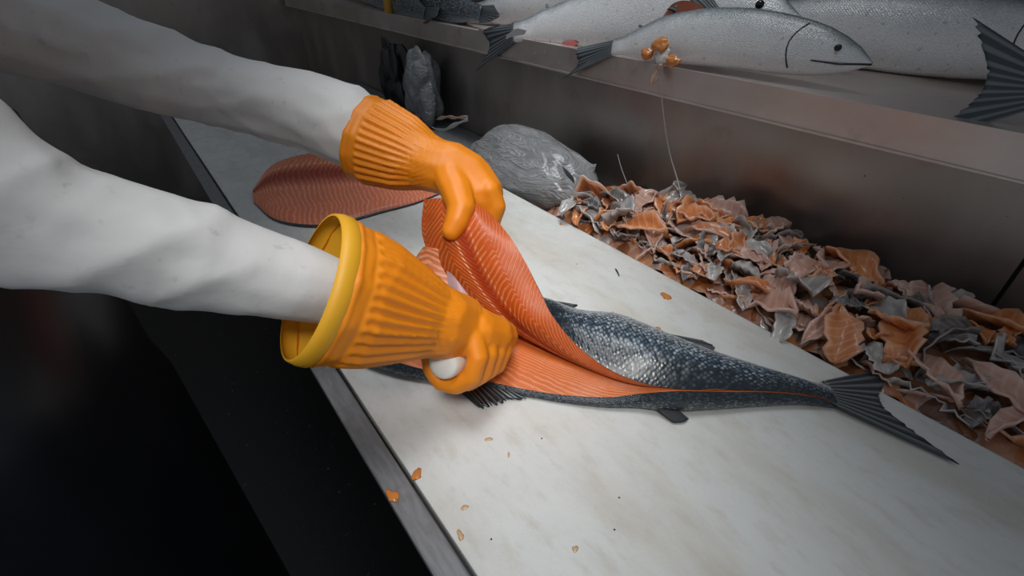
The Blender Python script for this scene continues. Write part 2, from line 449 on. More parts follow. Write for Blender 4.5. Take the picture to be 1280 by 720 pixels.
# table: steel rail on the worker's side, trough behind the board
tb = thing('cutting_table', 'steel cutting table with a raised edge rail around the white board', 'table', (.4, .6, -.9))
Y0, Y1 = -1.0, 2.6
TL = Vector(tb.location)
obj('edge_rail', box_mesh('edge_rail', (.0745, Y0, -.010), (.1035, Y1, .001), MT['steel_rail'], .0025), tb)
obj('table_top', box_mesh('table_top', (.100, Y0, -.075), (WALLP - .003, Y1, -.055), MT['steel_rail'], .002), tb)
obj('board_gap', box_mesh('board_gap', (.1005, Y0, -.056), (.1083, Y1, -.012), MT['dark_gap']), tb)
for lx in (.32, .90):
    for ly in (Y0 + .1, .8, Y1 - .1):
        obj('leg', box_mesh('leg', (lx - .025, ly - .025, -.8995), (lx + .025, ly + .025, -.075), MT['steel_rail'], .003), tb)
bd = obj('cutting_board', box_mesh('cutting_board', (.1085, Y0 + .01, -.05), (.690, Y1 - .01, 0), MT['board'], .0035))
tag(bd, 'long white plastic cutting board, wet and stained, under the opened salmon', 'cutting board')

# shelf with a steel front lip, on the wall
SHP = .925
sh = thing('steel_shelf', 'stainless steel shelf tray with a folded front lip holding whole fish', 'shelf', (SHP, .6, .25))
obj('front_lip', box_mesh('front_lip', (SHP, -1.5, .244), (SHP + .004, 3.4, .3035), MT['steel_shelf'], .0012), sh)
obj('lip_hem', box_mesh('lip_hem', (SHP - .003, -1.5, .241), (SHP + .012, 3.4, .246), MT['steel_shelf'], .0015), sh)
obj('shelf_tray', box_mesh('shelf_tray', (SHP + .004, -1.5, .292), (WALLP + .40, 3.4, .300), MT['steel_shelf']), sh)
# the wall above the shelf steps back
struct('wall_upper', box_mesh('wall_upper', (WALLP + .402, -1.6, .20), (WALLP + .44, 3.5, 1.3), MT['steel_wall']))

# ------------------------------------------------------------------ the opened salmon
O2 = Vector((.183, .512, 0)); T2 = Vector((.656, -.755, 0)); N2 = Vector((.755, .656, 0))
def fw(s, n, z): return O2 + T2 * s + N2 * n + Vector((0, 0, z))
def lerp(a, b, t): return a * (1 - t) + b * t
salmon = thing('opened_salmon', 'large salmon being filleted, orange upper fillet lifted from its silver scaled body', 'fish', (.35, .33, 0))
SL = Vector(salmon.location)

# stations head -> tail in the fish frame (s, n, z)
Dst = [(.104, .152, .186), (.147, .107, .168), (.176, .075, .146), (.197, .052, .124), (.217, .033, .101), (.251, .013, .075), (.293, -.006, .058), (.340, -.016, .049), (.390, -.014, .045), (.450, .004, .038), (.510, .022, .030), (.560, .034, .022), (.600, .036, .012)]
Bst = [(.003, .151, .196), (.001, .134, .152), (.020, .112, .119), (.060, .082, .087), (.112, .060, .060), (.171, .052, .040), (.238, .026, .037), (.300, .004, .038), (.385, -.008, .044), (.450, .008, .037), (.510, .026, .029), (.560, .037, .021), (.600, .040, .012)]
# outer skin between D and the belly side on the board
Gst = {4: [(.214, .066, .100), (.205, .118, .062), (.195, .150, .022), (.190, .135, .003)],
       5: [(.250, .050, .089), (.252, .102, .064), (.254, .140, .026), (.250, .125, .003)],
       6: [(.298, .040, .083), (.305, .098, .067), (.308, .137, .030), (.305, .122, .003)],
       7: [(.345, .026, .080), (.352, .080, .066), (.358, .120, .028), (.352, .105, .003)],
       8: [(.392, .022, .073), (.398, .066, .061), (.401, .099, .027), (.398, .086, .003)],
       9: [(.450, .028, .060), (.452, .060, .050), (.452, .084, .022), (.450, .074, .003)],
       10: [(.510, .038, .046), (.512, .057, .038), (.512, .073, .018), (.510, .066, .003)],
       11: [(.560, .044, .033), (.560, .056, .028), (.560, .067, .015), (.560, .062, .004)],
       12: [(.600, .048, .0145), (.600, .060, .0135), (.600, .072, .010), (.600, .068, .007)]}
inner, outer = [], []
for i, (d, b) in enumerate(zip(Dst, Bst)):
    D, B = fw(*d), fw(*b)
    x = (B - D)
    tng = fw(*Dst[min(i + 1, 12)]) - fw(*Dst[max(i - 1, 0)])
    nrm = x.cross(tng).normalized()
    cam_dir = (Vector((0, 0, H)) - D).normalized()
    if nrm.dot(cam_dir) < 0: nrm = -nrm
    k = min(1.0, x.length / .12) * (1 if i < 8 else 0)
    inner.append([list(lerp(D, B, t) + nrm * (k * q)) for t, q in ((0, 0), (.25, .0125), (.5, .0125), (.75, .0105), (1, 0))])
    if i < 4:
        th = [0.004, .024, .032, .024, .004]
        outer.append([list(lerp(D, B, t) - nrm * q) for t, q in zip((-.01, .25, .5, .75, 1.0), th)])
    else:
        outer.append([list(D + Vector((0, 0, .001)))] + [list(fw(*g)) for g in Gst[i]])
NU, NV = 110, 40
def loft(ctrl, nu, nv):
    A = catmull(np.array(ctrl), nu)
    return catmull(A.transpose(1, 0, 2), nv).transpose(1, 0, 2)
GI = loft(inner, NU, NV)
GO = loft(outer, NU, NV)
# crimp the skin edge onto the flesh edge
GO[:, 0] = GI[:, 0] + (GO[:, 1] - GO[:, 0]) * .05
# gentle undulation of the flap
for a in range(NU):
    for b in range(NV):
        q = noise.noise(Vector(GI[a, b]) * 22)
        GI[a, b] += np.array(cam.location - Vector(GI[a, b])) * (.006 * q)
fl = obj('fillet_flap', grid_mesh('fillet_flap', GI, MT['flesh'], ori=SL), salmon, (0, 0, 0))
fl['label'] = 'lifted upper fillet, orange flesh side'
sk = obj('flap_skin', grid_mesh('flap_skin', GO, MT['skin'], flip=True, ori=SL), fl, (0, 0, 0))
sk['label'] = 'silver scaled skin, dark along the back'
# head-end rim closing flesh to skin
RG = np.stack([GI[0] * (1 - t) + GO[0] * t for t in np.linspace(0, 1, 5)])
obj('cut_end', grid_mesh('cut_end', RG, MT['trim_pink'], ori=SL), fl, (0, 0, 0))
BG = np.stack([GI[:64, -1] * (1 - t) + GO[:64, -1] * t for t in np.linspace(0, 1, 4)])
obj('belly_edge', grid_mesh('belly_edge', BG, MT['trim_pink'], ori=SL), fl, (0, 0, 0))

# pale belly strip and membrane hanging off the belly side of the flap
Lp = [(534, 310, .745), (523, 324, .75), (522, 346, .745), (534, 368, .735), (556, 388, .72)]
Rp = [(552, 312, .728), (560, 332, .728), (570, 354, .722), (580, 374, .714), (600, 396, .70)]
L = np.array([list(pd(*q)) for q in Lp]); R = np.array([list(pd(*q)) for q in Rp])
ctrl = [[l, l * .5 + r * .5 + np.array([-.004, 0, .004]), r] for l, r in zip(L, R)]
bs = obj('belly_strip', grid_mesh('belly_strip', loft(ctrl, 30, 14), MT['belly_flesh'], ori=SL), salmon, (0, 0, 0))
bs.modifiers.new('s', 'SOLIDIFY').thickness = .006
Lp = [(557, 322, .722), (559, 345, .716), (564, 365, .708), (582, 388, .695)]
Rp = [(566, 326, .716), (578, 346, .708), (584, 366, .700), (600, 390, .692)]
ctrl = [[list(pd(*a)), list(lerp(pd(*a), pd(*b), .5) + (cam.location - pd(*a)) * .006), list(pd(*b))] for a, b in zip(Lp, Rp)]
mb = obj('membrane', grid_mesh('membrane', loft(ctrl, 20, 8), MT['membrane'], ori=SL), salmon, (0, 0, 0))
mb['label'] = 'greyish pink belly membrane'

# lower half on the board
low_in, low_out = [], []
S = [(-.075, -.004, .036), (-.013, -.020, .030), (.048, -.024, .022), (.128, -.022, .016), (.196, -.024, .013), (.251, -.025, .015), (.303, -.022, .020), (.343, -.017, .030), (.388, -.016, .0435), (.450, .002, .0365), (.510, .021, .0285), (.560, .033, .0205), (.600, .036, .0115)]
LB = [(-.075, .120, .036), (-.010, .140, .034), (.050, .130, .034), (.110, .095, .036), (.165, .062, .036), (.230, .034, .035), (.285, .012, .036), (.335, -.002, .037), (.388, -.009, .043), (.450, .006, .036), (.510, .024, .028), (.560, .036, .020), (.600, .040, .0115)]
FARN = [.135, .158, .166, .170, .168, .148, .137, .120, .099, .084, .073, .067, .072]
for i, (e, b, fn) in enumerate(zip(S, LB, FARN)):
    E_, B_ = fw(*e), fw(*b)
    up = Vector((0, 0, 1))
    k = min(1, (B_ - E_).length / .08) if i < 8 else 0
    low_in.append([list(E_), list(lerp(E_, B_, .3) + up * .008 * k), list(lerp(E_, B_, .6) + up * .012 * k), list(lerp(E_, B_, .85) + up * .003 * k), list(B_)])
    s_, n_ = e[0], e[1]
    zb = 0.0008 if i < 11 else (.004 if i == 11 else .0065)
    hz = max(e[2], zb)
    low_out.append([list(E_), list(fw(s_, n_ - .0065 * min(1, hz / .02), hz * .60)), list(fw(s_, n_ - .001, hz * .16 + zb)), list(fw(s_, n_ + .03 if i < 11 else n_ + .012, zb)), list(fw(s_, fn - .025 if i < 11 else fn - .02, zb)), list(fw(s_, fn, .008 if i < 12 else .009))])
LI = loft(low_in, 110, 26); LO = loft(low_out, 110, 36)
lo = obj('lower_body', grid_mesh('lower_body', LI, MT['flesh_low'], ori=SL), salmon, (0, 0, 0))
obj('body_skin', grid_mesh('body_skin', LO, MT['skin_dark'], flip=True, ori=SL, vrange=(0, .9)), lo, (0, 0, 0))
# hidden far side between belly seam and skin, and the head-end cut
FS = np.stack([LI[:, -1] * (1 - t) + LO[:, -1] * t for t in np.linspace(0, 1, 5)])
obj('belly_wall', grid_mesh('belly_wall', FS, MT['membrane'], ori=SL), lo, (0, 0, 0))

# head of the salmon, mostly under the glove
def ellipsoid_loft(name, stations, mat, n=28, ori=None, up=Vector((0, 0, 1)), power=1.0, vmode='dorsal'):
    """stations: (centre, half_w vector, half_h vector) -> closed loft; v = 0 at +h ... 1 at -h, mirrored"""
    G, uvs = [], []
    nu = len(stations)
    for a, (c, wv, hv) in enumerate(stations):
        row = []
        for k in range(n + 1):
            th = 2 * PI * k / n
            cs, sn = math.cos(th), math.sin(th)
            row.append(list(Vector(c) + Vector(hv) * cs + Vector(wv) * (math.copysign(abs(sn) ** power, sn))))
            uvs.append((a / (nu - 1), (1 - math.cos(th)) / 2 if vmode == 'soft' else (k / n * 2 if k <= n / 2 else 2 - k / n * 2)))
        G.append(row)
    G = np.array(G); nv = n + 1
    faces = [(a * nv + b, (a + 1) * nv + b, (a + 1) * nv + b + 1, a * nv + b + 1) for a in range(nu - 1) for b in range(n)]
    return mesh_from(name, G.reshape(-1, 3).tolist(), faces, mat, uvs=uvs, ori=ori)
hst = []
for s_, w_, h_, cn, cz in [(-.070, .068, .036, .062, .038), (-.10, .064, .040, .064, .041), (-.135, .052, .036, .068, .038), (-.165, .038, .028, .070, .031), (-.19, .022, .018, .072, .022), (-.205, .006, .006, .073, .017)]:
    hst.append((fw(s_, cn, cz), Vector((0, 0, h_)), -N2 * w_))
hd = obj('head', ellipsoid_loft('head', hst, MT['skin_darkfish'], ori=SL), salmon, (0, 0, 0))
def eye(parent, c, r, ori, dirv):
    bm = bmesh.new(); bmesh.ops.create_uvsphere(bm, u_segments=14, v_segments=8, radius=r, matrix=Matrix.Translation(Vector(c) - Vector(ori)))
    me = bpy.data.meshes.new('eye'); bm.to_mesh(me); bm.free(); me.materials.append(MT['eye'])
    me.polygons.foreach_set('use_smooth', [True] * len(me.polygons))
    return obj('eye', me, parent, (0, 0, 0))
eye(hd, fw(-.165, .062, .054), .007, SL, None)

def fin_mesh(name, base, tips, mat, thick=.0012, ori=None, nu=10, nv=26, ragged=0.0, arch=Vector((0, 0, 0)), seed=1):
    """base: polyline on the body, tips: polyline of the outer margin"""
    rnd = random.Random(seed)
    b = catmull(np.array([list(x) for x in base]), nv); t = catmull(np.array([list(x) for x in tips]), nv)
    G = []
    rag = [1 - ragged * rnd.random() * (1 if k % 2 else .3) for k in range(nv)]
    for a in range(nu):
        f = a / (nu - 1)
        row = []
        for k in range(nv):
            p = b[k] * (1 - f * rag[k]) + t[k] * (f * rag[k])
            p = p + np.array(arch) * math.sin(PI * f) + np.array([0, 0, .0008 * math.sin(k * 2.6) * f])
            row.append(p)
        G.append(row)
    return grid_mesh(name, np.array(G), mat, ori=ori)
def add_fin(name, parent, base, tips, mat, ori, **kw):
    o = obj(name, fin_mesh(name, base, tips, mat, ori=ori, **kw), parent, (0, 0, 0))
    m = o.modifiers.new('s', 'SOLIDIFY'); m.thickness = .0014; m.offset = 0
    return o
# dorsal fin spread on the board, near side
add_fin('dorsal_fin', salmon, [pz(548, 468, .012), pz(580, 476, .012), pz(612, 483, .012), pz(640, 489, .010)], [pz(600, 511, .003), pz(612, 511, .003), pz(636, 502, .003), pz(660, 499, .003)], MT['fin'], SL, ragged=.35, nv=44, seed=3)
# pelvic and anal fins on the far side
add_fin('pelvic_fin', salmon, [pz(686, 376, .026), pz(691, 376, .026), pz(697, 379, .026)], [pz(719, 381, .022), pz(722, 382, .020), pz(717, 385, .020)], MT['fin'], SL, nv=12, seed=4)
add_fin('anal_fin', salmon, [pz(812, 413, .022), pz(830, 419, .022), pz(850, 428, .022)], [pz(880, 426, .004), pz(894, 434, .004), pz(888, 442, .004)], MT['fin_grey'], SL, nv=20, ragged=.08, seed=5)
add_fin('adipose_fin', salmon, [fw(.362, -.020, .014), fw(.377, -.018, .014), fw(.389, -.016, .014)], [fw(.388, -.034, .004), fw(.400, -.031, .004), fw(.408, -.024, .004)], MT['fin'], SL, nv=12, seed=6)
# tail fin
add_fin('tail_fin', salmon, [fw(.592, .034, .012), fw(.598, .046, .012), fw(.598, .060, .012), fw(.592, .074, .012)],
        [fw(.715, -.030, .004), fw(.675, .025, .005), fw(.662, .054, .006), fw(.675, .085, .005), fw(.715, .140, .004)], MT['fin_grey'], SL, nv=44, ragged=.06, seed=7)

# ------------------------------------------------------------------ loose fillet at the back of the board
ff = thing('salmon_fillet', 'loose salmon fillet lying flesh side up on the board beyond the far glove', 'fish fillet', (.4, 1.2, 0))
FL = Vector(ff.location)
# spine from the pointed end (by the gloved hand) towards the far left
edgeN = [pz(553, 242), pz(520, 255), pz(480, 265), pz(438, 276), pz(395, 283), pz(345, 276), pz(318, 255)]
edgeF = [pz(551, 238), pz(520, 224), pz(480, 208), pz(438, 196), pz(395, 193), pz(345, 207), pz(318, 238)]
ctrl = []
for i, (a, b) in enumerate(zip(edgeN, edgeF)):
    k = min(1.0, (b - a).length / .25)
    ctrl.append([list(lerp(a, b, t) + Vector((0, 0, .004 + .028 * k * math.sin(PI * t) ** .6))) for t in (0, .04, .2, .5, .8, .96, 1)])
obj('fillet_flesh', grid_mesh('fillet_flesh', loft(ctrl, 70, 36), MT['flesh_far'], flip=True, ori=FL), ff, (0, 0, 0))
ctrl = [[list(a + Vector((0, 0, .0045))), list(lerp(a, b, .02) + Vector((0, 0, .001))), list(lerp(a, b, .5) + Vector((0, 0, .0008))), list(lerp(a, b, .98) + Vector((0, 0, .001))), list(b + Vector((0, 0, .0045)))] for a, b in zip(edgeN, edgeF)]
obj('fillet_skin', grid_mesh('fillet_skin', loft(ctrl, 50, 16), MT['skin'], ori=FL), ff, (0, 0, 0))

# ------------------------------------------------------------------ knife
kn = thing('filleting_knife', 'filleting knife with a white handle gripped in the near orange glove', 'knife', tuple(pd(558, 456, .60)))
KL = Vector(kn.location)
k0 = pd(550, 454, .572); k1 = pd(622, 432, .690)
kdir = (k1 - k0).normalized()
obj('handle', tube_mesh('handle', [k0 - kdir * .0005, k0 + kdir * .002, k0 + kdir * .008, k0 + kdir * .03, k0 + kdir * .07, k0 + kdir * .105, k0 + kdir * .112], [.006, .0155, .0205, .0200, .0165, .0155, .010], MT['handle'], n=20, samples=40, ori=KL), kn, (0, 0, 0))
side = kdir.cross(Vector((0, 0, 1))).normalized()
kup = side.cross(kdir).normalized()
b0 = k0 + kdir * .108
bl = []
for f_ in np.linspace(0, 1, 12):
    c_ = b0 + kdir * (.15 * f_)
    hh = .015 * (1 - f_ ** 2.5) + .0005
    bl.append([list(c_ + kup * hh), list(c_ + side * .0011), list(c_ - kup * hh * .9), list(c_ - side * .0011)])
obj('blade', grid_mesh('blade', np.array(bl), MT['blade'], closed=True, cap=True, ori=KL), kn, (0, 0, 0))

# ------------------------------------------------------------------ worker
person = thing('person', 'worker in a white coat and orange rubber gloves filleting the salmon', 'person', (-.24, .72, -.90))
PL = Vector(person.location)
Z = Vector((0, 0, 1))

def finish_glove(me, A, W, rim, ribs, amp, phase=0.0, t0=.14, t1=.95, wr=None):
    """A cuff centre, W wrist; pleats along the cuff; cut open at the rim plane"""
    A = Vector(A); W = Vector(W); ax = (W - A); Ln = ax.length; ax.normalize()
    e1 = ax.cross(Z).normalized(); e2 = e1.cross(ax)
    me.update()
    nv = len(me.vertices)
    co = np.zeros(nv * 3); me.vertices.foreach_get('co', co); co = co.reshape(-1, 3)
    no = np.zeros(nv * 3); me.vertices.foreach_get('normal', no); no = no.reshape(-1, 3)
    rel = co - np.array(A)
    t = rel @ np.array(ax) / Ln
    th = np.arctan2(rel @ np.array(e2), rel @ np.array(e1))
    sm = lambda x, a, b: (lambda q: q * q * (3 - 2 * q))(np.clip((x - a) / (b - a), 0, 1))
    win = sm(t, t0, t0 + .06) * (1 - sm(t, t1 - .35, t1))
    # pleats pinch into the wrist: narrow valleys, broad ridges
    wob = np.array([noise.noise(Vector(c) * 18) for c in co])
    rb = np.cos(ribs * th + phase + wob * .7)
    d = amp * win * rb
    # fine gathers close to the wrist
    win2 = sm(t, .62, .82) * (1 - sm(t, 1.0, 1.12))
    d += amp * .45 * win2 * np.cos(ribs * 1.9 * th + wob * 3)
    # folds across the wrist and back of the hand
    fold = np.array([noise.noise(Vector(c) * 34 + Vector((3, 7, 1))) for c in co])
    d += .0016 * fold * sm(t, .8, 1.05)
    # smooth band then a raised hem at the rim
    d += .0018 * np.exp(-((t - .015) / .02) ** 2) - .0010 * np.exp(-((t - .13) / .02) ** 2)
    co = co + no * d[:, None]
    me.vertices.foreach_set('co', co.ravel())
    bm = bmesh.new(); bm.from_mesh(me)
    bmesh.ops.bisect_plane(bm, geom=bm.verts[:] + bm.edges[:] + bm.faces[:], plane_co=A + ax * (rim * Ln), plane_no=ax, clear_inner=True)
    bm.to_mesh(me); bm.free()
    return ax, e1, e2, Ln

def part_mesh(name, me, parent, ori):
    me.transform(Matrix.Translation(-Vector(ori)))
    o = obj(name, me, parent, (0, 0, 0))
    return o

# --- far glove (worker's left hand), thumb on the flesh, fingers behind the fillet
A = pd(455, 173, .830); W_ = pd(540, 206, .775)
ax = (W_ - A).normalized()
fl_ax = (Vector((0, 0, H)) - A).normalized()           # flattened a little towards the camera
sq = squash(fl_ax, .78)
sp = chain([(A - ax * .05, .068, sq), (A, .068, sq), (A + (W_ - A) * .16, .069, sq), (A + (W_ - A) * .55, .060, sq), (A + (W_ - A) * .85, .046, sq), (W_, .043, squash(fl_ax, .85))], .25)
palm = pd(585, 226, .760)
sp += chain([(W_, .043, squash(fl_ax, .85)), (pd(562, 212, .765), .043, squash(fl_ax, .8)), (palm, .043, squash(fl_ax, .72)), (pd(602, 243, .750), .036, squash(fl_ax, .75))], .25)
# fingers curl behind the fillet; knuckles at the right contour
fing = [((612, 238, .738), (620, 258, .742), (612, 284, .752), (590, 296, .757), .0155),
        ((607, 240, .752), (615, 262, .760), (604, 290, .766), (580, 302, .766), .0155),
        ((598, 240, .768), (606, 264, .776), (594, 292, .778), (572, 302, .775), .015),
        ((588, 240, .780), (594, 262, .790), (582, 288, .790), (562, 296, .785), .0135)]
for a, b, c_, d_, r in fing:
    sp += chain([(pd(*a), r * 1.12), (pd(*b), r * 1.05), (pd(*c_), r), (pd(*d_), r * .85)], .35)
# thumb
sp += chain([(pd(562, 220, .748), .026), (pd(571, 242, .726), .0240), (pd(577, 260, .711), .0215), (pd(571, 276, .705), .0190), (pd(564.5, 288, .703), .0150)], .25)
me = blob_mesh('glove', sp, .0026, 9, MT['glove'])
g = finish_glove(me, A, W_, -.02, 30, .0021, .5)
gl = part_mesh('glove', me, person, PL); gl['label'] = 'orange rubber glove with pleated cuff'

def cuff_lining(A, ax, e1, e2, r, sq, depth, name, parent, hem=.0):
    r *= .955
    rows = []
    for q, rr in ((-hem, .97), (-hem, 1.0), (-hem * .5, 1.035), (0, 1.04), (.004, .99), (depth * .5, .88), (depth, .68)):
        ring = []
        for k in range(48):
            th = 2 * PI * k / 48
            v = (sq @ (e1 * math.cos(th) + e2 * math.sin(th)))
            v = v - ax * v.dot(ax)
            ring.append(list(A + ax * q + v * r * rr))
        rows.append(ring)
    return obj(name, grid_mesh(name, np.array(rows), MT['glove_lining'], closed=True, ori=PL), parent, (0, 0, 0))
cuff_lining(A - ax * (.02 * g[3]), g[0], g[1], g[2], .0675, sq, .06, 'lining', gl)
farA, farAx = A, ax

# --- near glove (worker's right hand) closed on the knife handle
A = pd(411, 364, .500); W_ = pd(548, 402, .562)
ax = (W_ - A).normalized()
fl_ax = Vector((0, 0, H)) - A; fl_ax = (fl_ax - ax * fl_ax.dot(ax)).normalized()
sq = squash(fl_ax, .75)
sp = chain([(A - ax * .05, .0775, sq), (A, .0765, sq), (A + (W_ - A) * .2, .074, sq), (A + (W_ - A) * .55, .060, sq), (A + (W_ - A) * .85, .047, sq), (W_, .044, squash(fl_ax, .85))], .25)
sp += chain([(W_, .044, squash(fl_ax, .85)), (pd(566, 408, .585), .044, squash(fl_ax, .85)), (pd(581, 414, .605), .038), (pd(588, 425, .622), .034)], .25)
# fist: fingers wrap round the handle axis
hr = (kdir.cross(Z)).normalized(); hu = hr.cross(kdir).normalized()
def onh(sax, ang, R):
    t = math.radians(ang)
    return k0 + kdir * sax + (hr * math.cos(t) + hu * math.sin(t)) * R
# back of the hand and heel of the palm above the handle
sp += chain([(pd(566, 410, .590), .040, squash(fl_ax, .85)), (onh(.045, 75, .040), .030), (onh(.075, 60, .038), .027), (onh(.105, 55, .034), .022)], .25)
sp += chain([(onh(.030, 100, .036), .024), (onh(.050, 115, .034), .022), (onh(.080, 120, .032), .018)], .25)
for k in range(4):
    sa = .024 + .0225 * k
    r = [.0118, .0130, .0134, .0128][k]
    R = [.0320, .0305, .0290, .0280][k]
    sp += chain([(onh(sa, a_, R + q), r * f_) for a_, q, f_ in ((62, .010, 1.2), (25, .006, 1.15), (-15, .002, 1.08), (-60, 0, 1.02), (-100, 0, 1.0), (-140, 0, .97), (-165, .001, .95), (-188, .002, .90))], .3)
# thumb along the far side of the handle
sp += chain([(onh(.05, 130, .032), .019), (onh(.085, 150, .030), .016), (onh(.115, 165, .027), .0135)], .3)
me = blob_mesh('glove', sp, .0024, 5, MT['glove'])
g = finish_glove(me, A, W_, -.02, 30, .0017, .2, t0=.14, t1=1.0)
gr = part_mesh('glove', me, person, PL); gr['label'] = 'orange rubber glove with yellow lined cuff, holding the knife'
cuff_lining(A - ax * (.02 * g[3]), g[0], g[1], g[2], .0765, sq, .06, 'lining', gr, hem=.016)
nearA, nearAx = A, ax

# --- coat with both sleeves: one continuous garment
sR = Vector((-.20, .52, .49)); sL = Vector((-.20, .94, .49))
eR = nearA - nearAx * .19 + Vector((-.02, .02, .0)); eL = farA - farAx * .17 + Vector((-.06, .03, .02))
sp = chain([(nearA + nearAx * .030, .030), (nearA - nearAx * .04, .039), (eR, .047), (sR, .066)], .25)
sp += chain([(farA + farAx * .03, .050), (farA - farAx * .010, .055), (farA - farAx * .030 + Z * .010, .064), (farA - farAx * .08 + Z * .010, .060), (eL, .054), (sL, .068)], .25)
up = Vector((0, 0, 1))
tors = squash((1, 0, 0), .62)
sp += chain([(Vector((-.25, .73, -.10)), .17, tors), (Vector((-.25, .73, .10)), .165, tors), (Vector((-.25, .73, .30)), .19, tors), (Vector((-.24, .73, .45)), .17, tors), (Vector((-.23, .73, .52)), .09)], .2)
sp += chain([(sR, .078), (Vector((-.225, .73, .50)), .10), (sL, .078)], .25)
me = blob_mesh('coat', sp, .0050, 6, MT['cloth'])
nv = len(me.vertices); co = np.zeros(nv * 3); me.vertices.foreach_get('co', co); co = co.reshape(-1, 3)
no = np.zeros(nv * 3); me.vertices.foreach_get('normal', no); no = no.reshape(-1, 3)
d = np.array([noise.noise(Vector(c) * 11) * .006 + (.5 - abs(noise.noise(Vector((c[0] * 9, c[1] * 9, c[2] * 22))))) * .010 + (.4 - abs(noise.noise(Vector((c[0] * 26 + 4, c[1] * 14, c[2] * 30))))) * .004 for c in co])
# keep the sleeve ends inside the cuffs
dm = np.minimum(np.linalg.norm(co - np.array(nearA), axis=1), np.linalg.norm(co - np.array(farA), axis=1))
d *= np.clip((dm - .06) / .06, .15, 1)
me.vertices.foreach_set('co', (co + no * d[:, None]).ravel())
ct = part_mesh('coat', me, person, PL); ct['label'] = 'white work coat'
# apron front
rows = []
for z in np.linspace(-.72, .36, 20):
    hw = .20 if z < .12 else .20 - .09 * ((z - .12) / .24)
    rows.append([[-.25 + math.cos(t) * (.152 + (.01 if z < 0 else 0)) , .73 + math.sin(t) * hw * 1.05, z] for t in np.linspace(-2.3, 2.3, 30)])
ap = obj('apron', grid_mesh('apron', np.array(rows), MT['apron'], ori=PL), person, (0, 0, 0))
m = ap.modifiers.new('s', 'SOLIDIFY'); m.thickness = .004
# trousers and boots
sp = []
for sgn in (-1, 1):
    y = .73 + sgn * .10
    sp += chain([(Vector((-.27, .73 + sgn * .07, -.15)), .12), (Vector((-.27, y, -.45)), .085), (Vector((-.29, y, -.74)), .062)], .25)
me = blob_mesh('trousers', sp, .009, 5, MT['trousers'])
part_mesh('trousers', me, person, PL)
for sgn in (-1, 1):
    y = .73 + sgn * .10
    me = blob_mesh('boot', chain([(Vector((-.29, y, -.66)), .066), (Vector((-.29, y, -.84)), .056), (Vector((-.22, y, -.855)), .044), (Vector((-.15, y, -.862)), .038)], .25), .007, 5, MT['boot'])
    part_mesh('boot', me, person, PL)
# head and neck: looks down at the fish
hc = Vector((-.13, .71, .70))
sp = chain([(Vector((-.22, .73, .50)), .06), (Vector((-.18, .725, .60)), .055)], .3)
sp += [(hc, .092, squash((0, 1, 0), .82) @ squash((1, 0, .5), 1.06)), (hc + Vector((.035, 0, -.055)), .068, squash((0, 1, 0), .85)), (hc + Vector((.060, 0, -.095)), .034)]
sp += chain([(hc + Vector((.083, 0, .0)), .010), (hc + Vector((.105, 0, -.030)), .014)], .3)
for sgn in (-1, 1):
    sp += [(hc + Vector((-.005, sgn * .080, -.02)), .026, squash((0, 1, 0), .35)), (hc + Vector((.072, sgn * .03, .008)), .016), (hc + Vector((.078, sgn * .014, -.066)), .011)]
me = blob_mesh('body', sp, .005, 4, MT['person_skin'])
part_mesh('body', me, person, PL)
me = blob_mesh('cap', [(hc + Vector((-.012, 0, .028)), .094, squash((0, 1, 0), .86)), (hc + Vector((.05, 0, .045)), .062, squash((.2, 0, 1), .3))], .006, 4, MT['cloth'])
part_mesh('cap', me, person, PL)

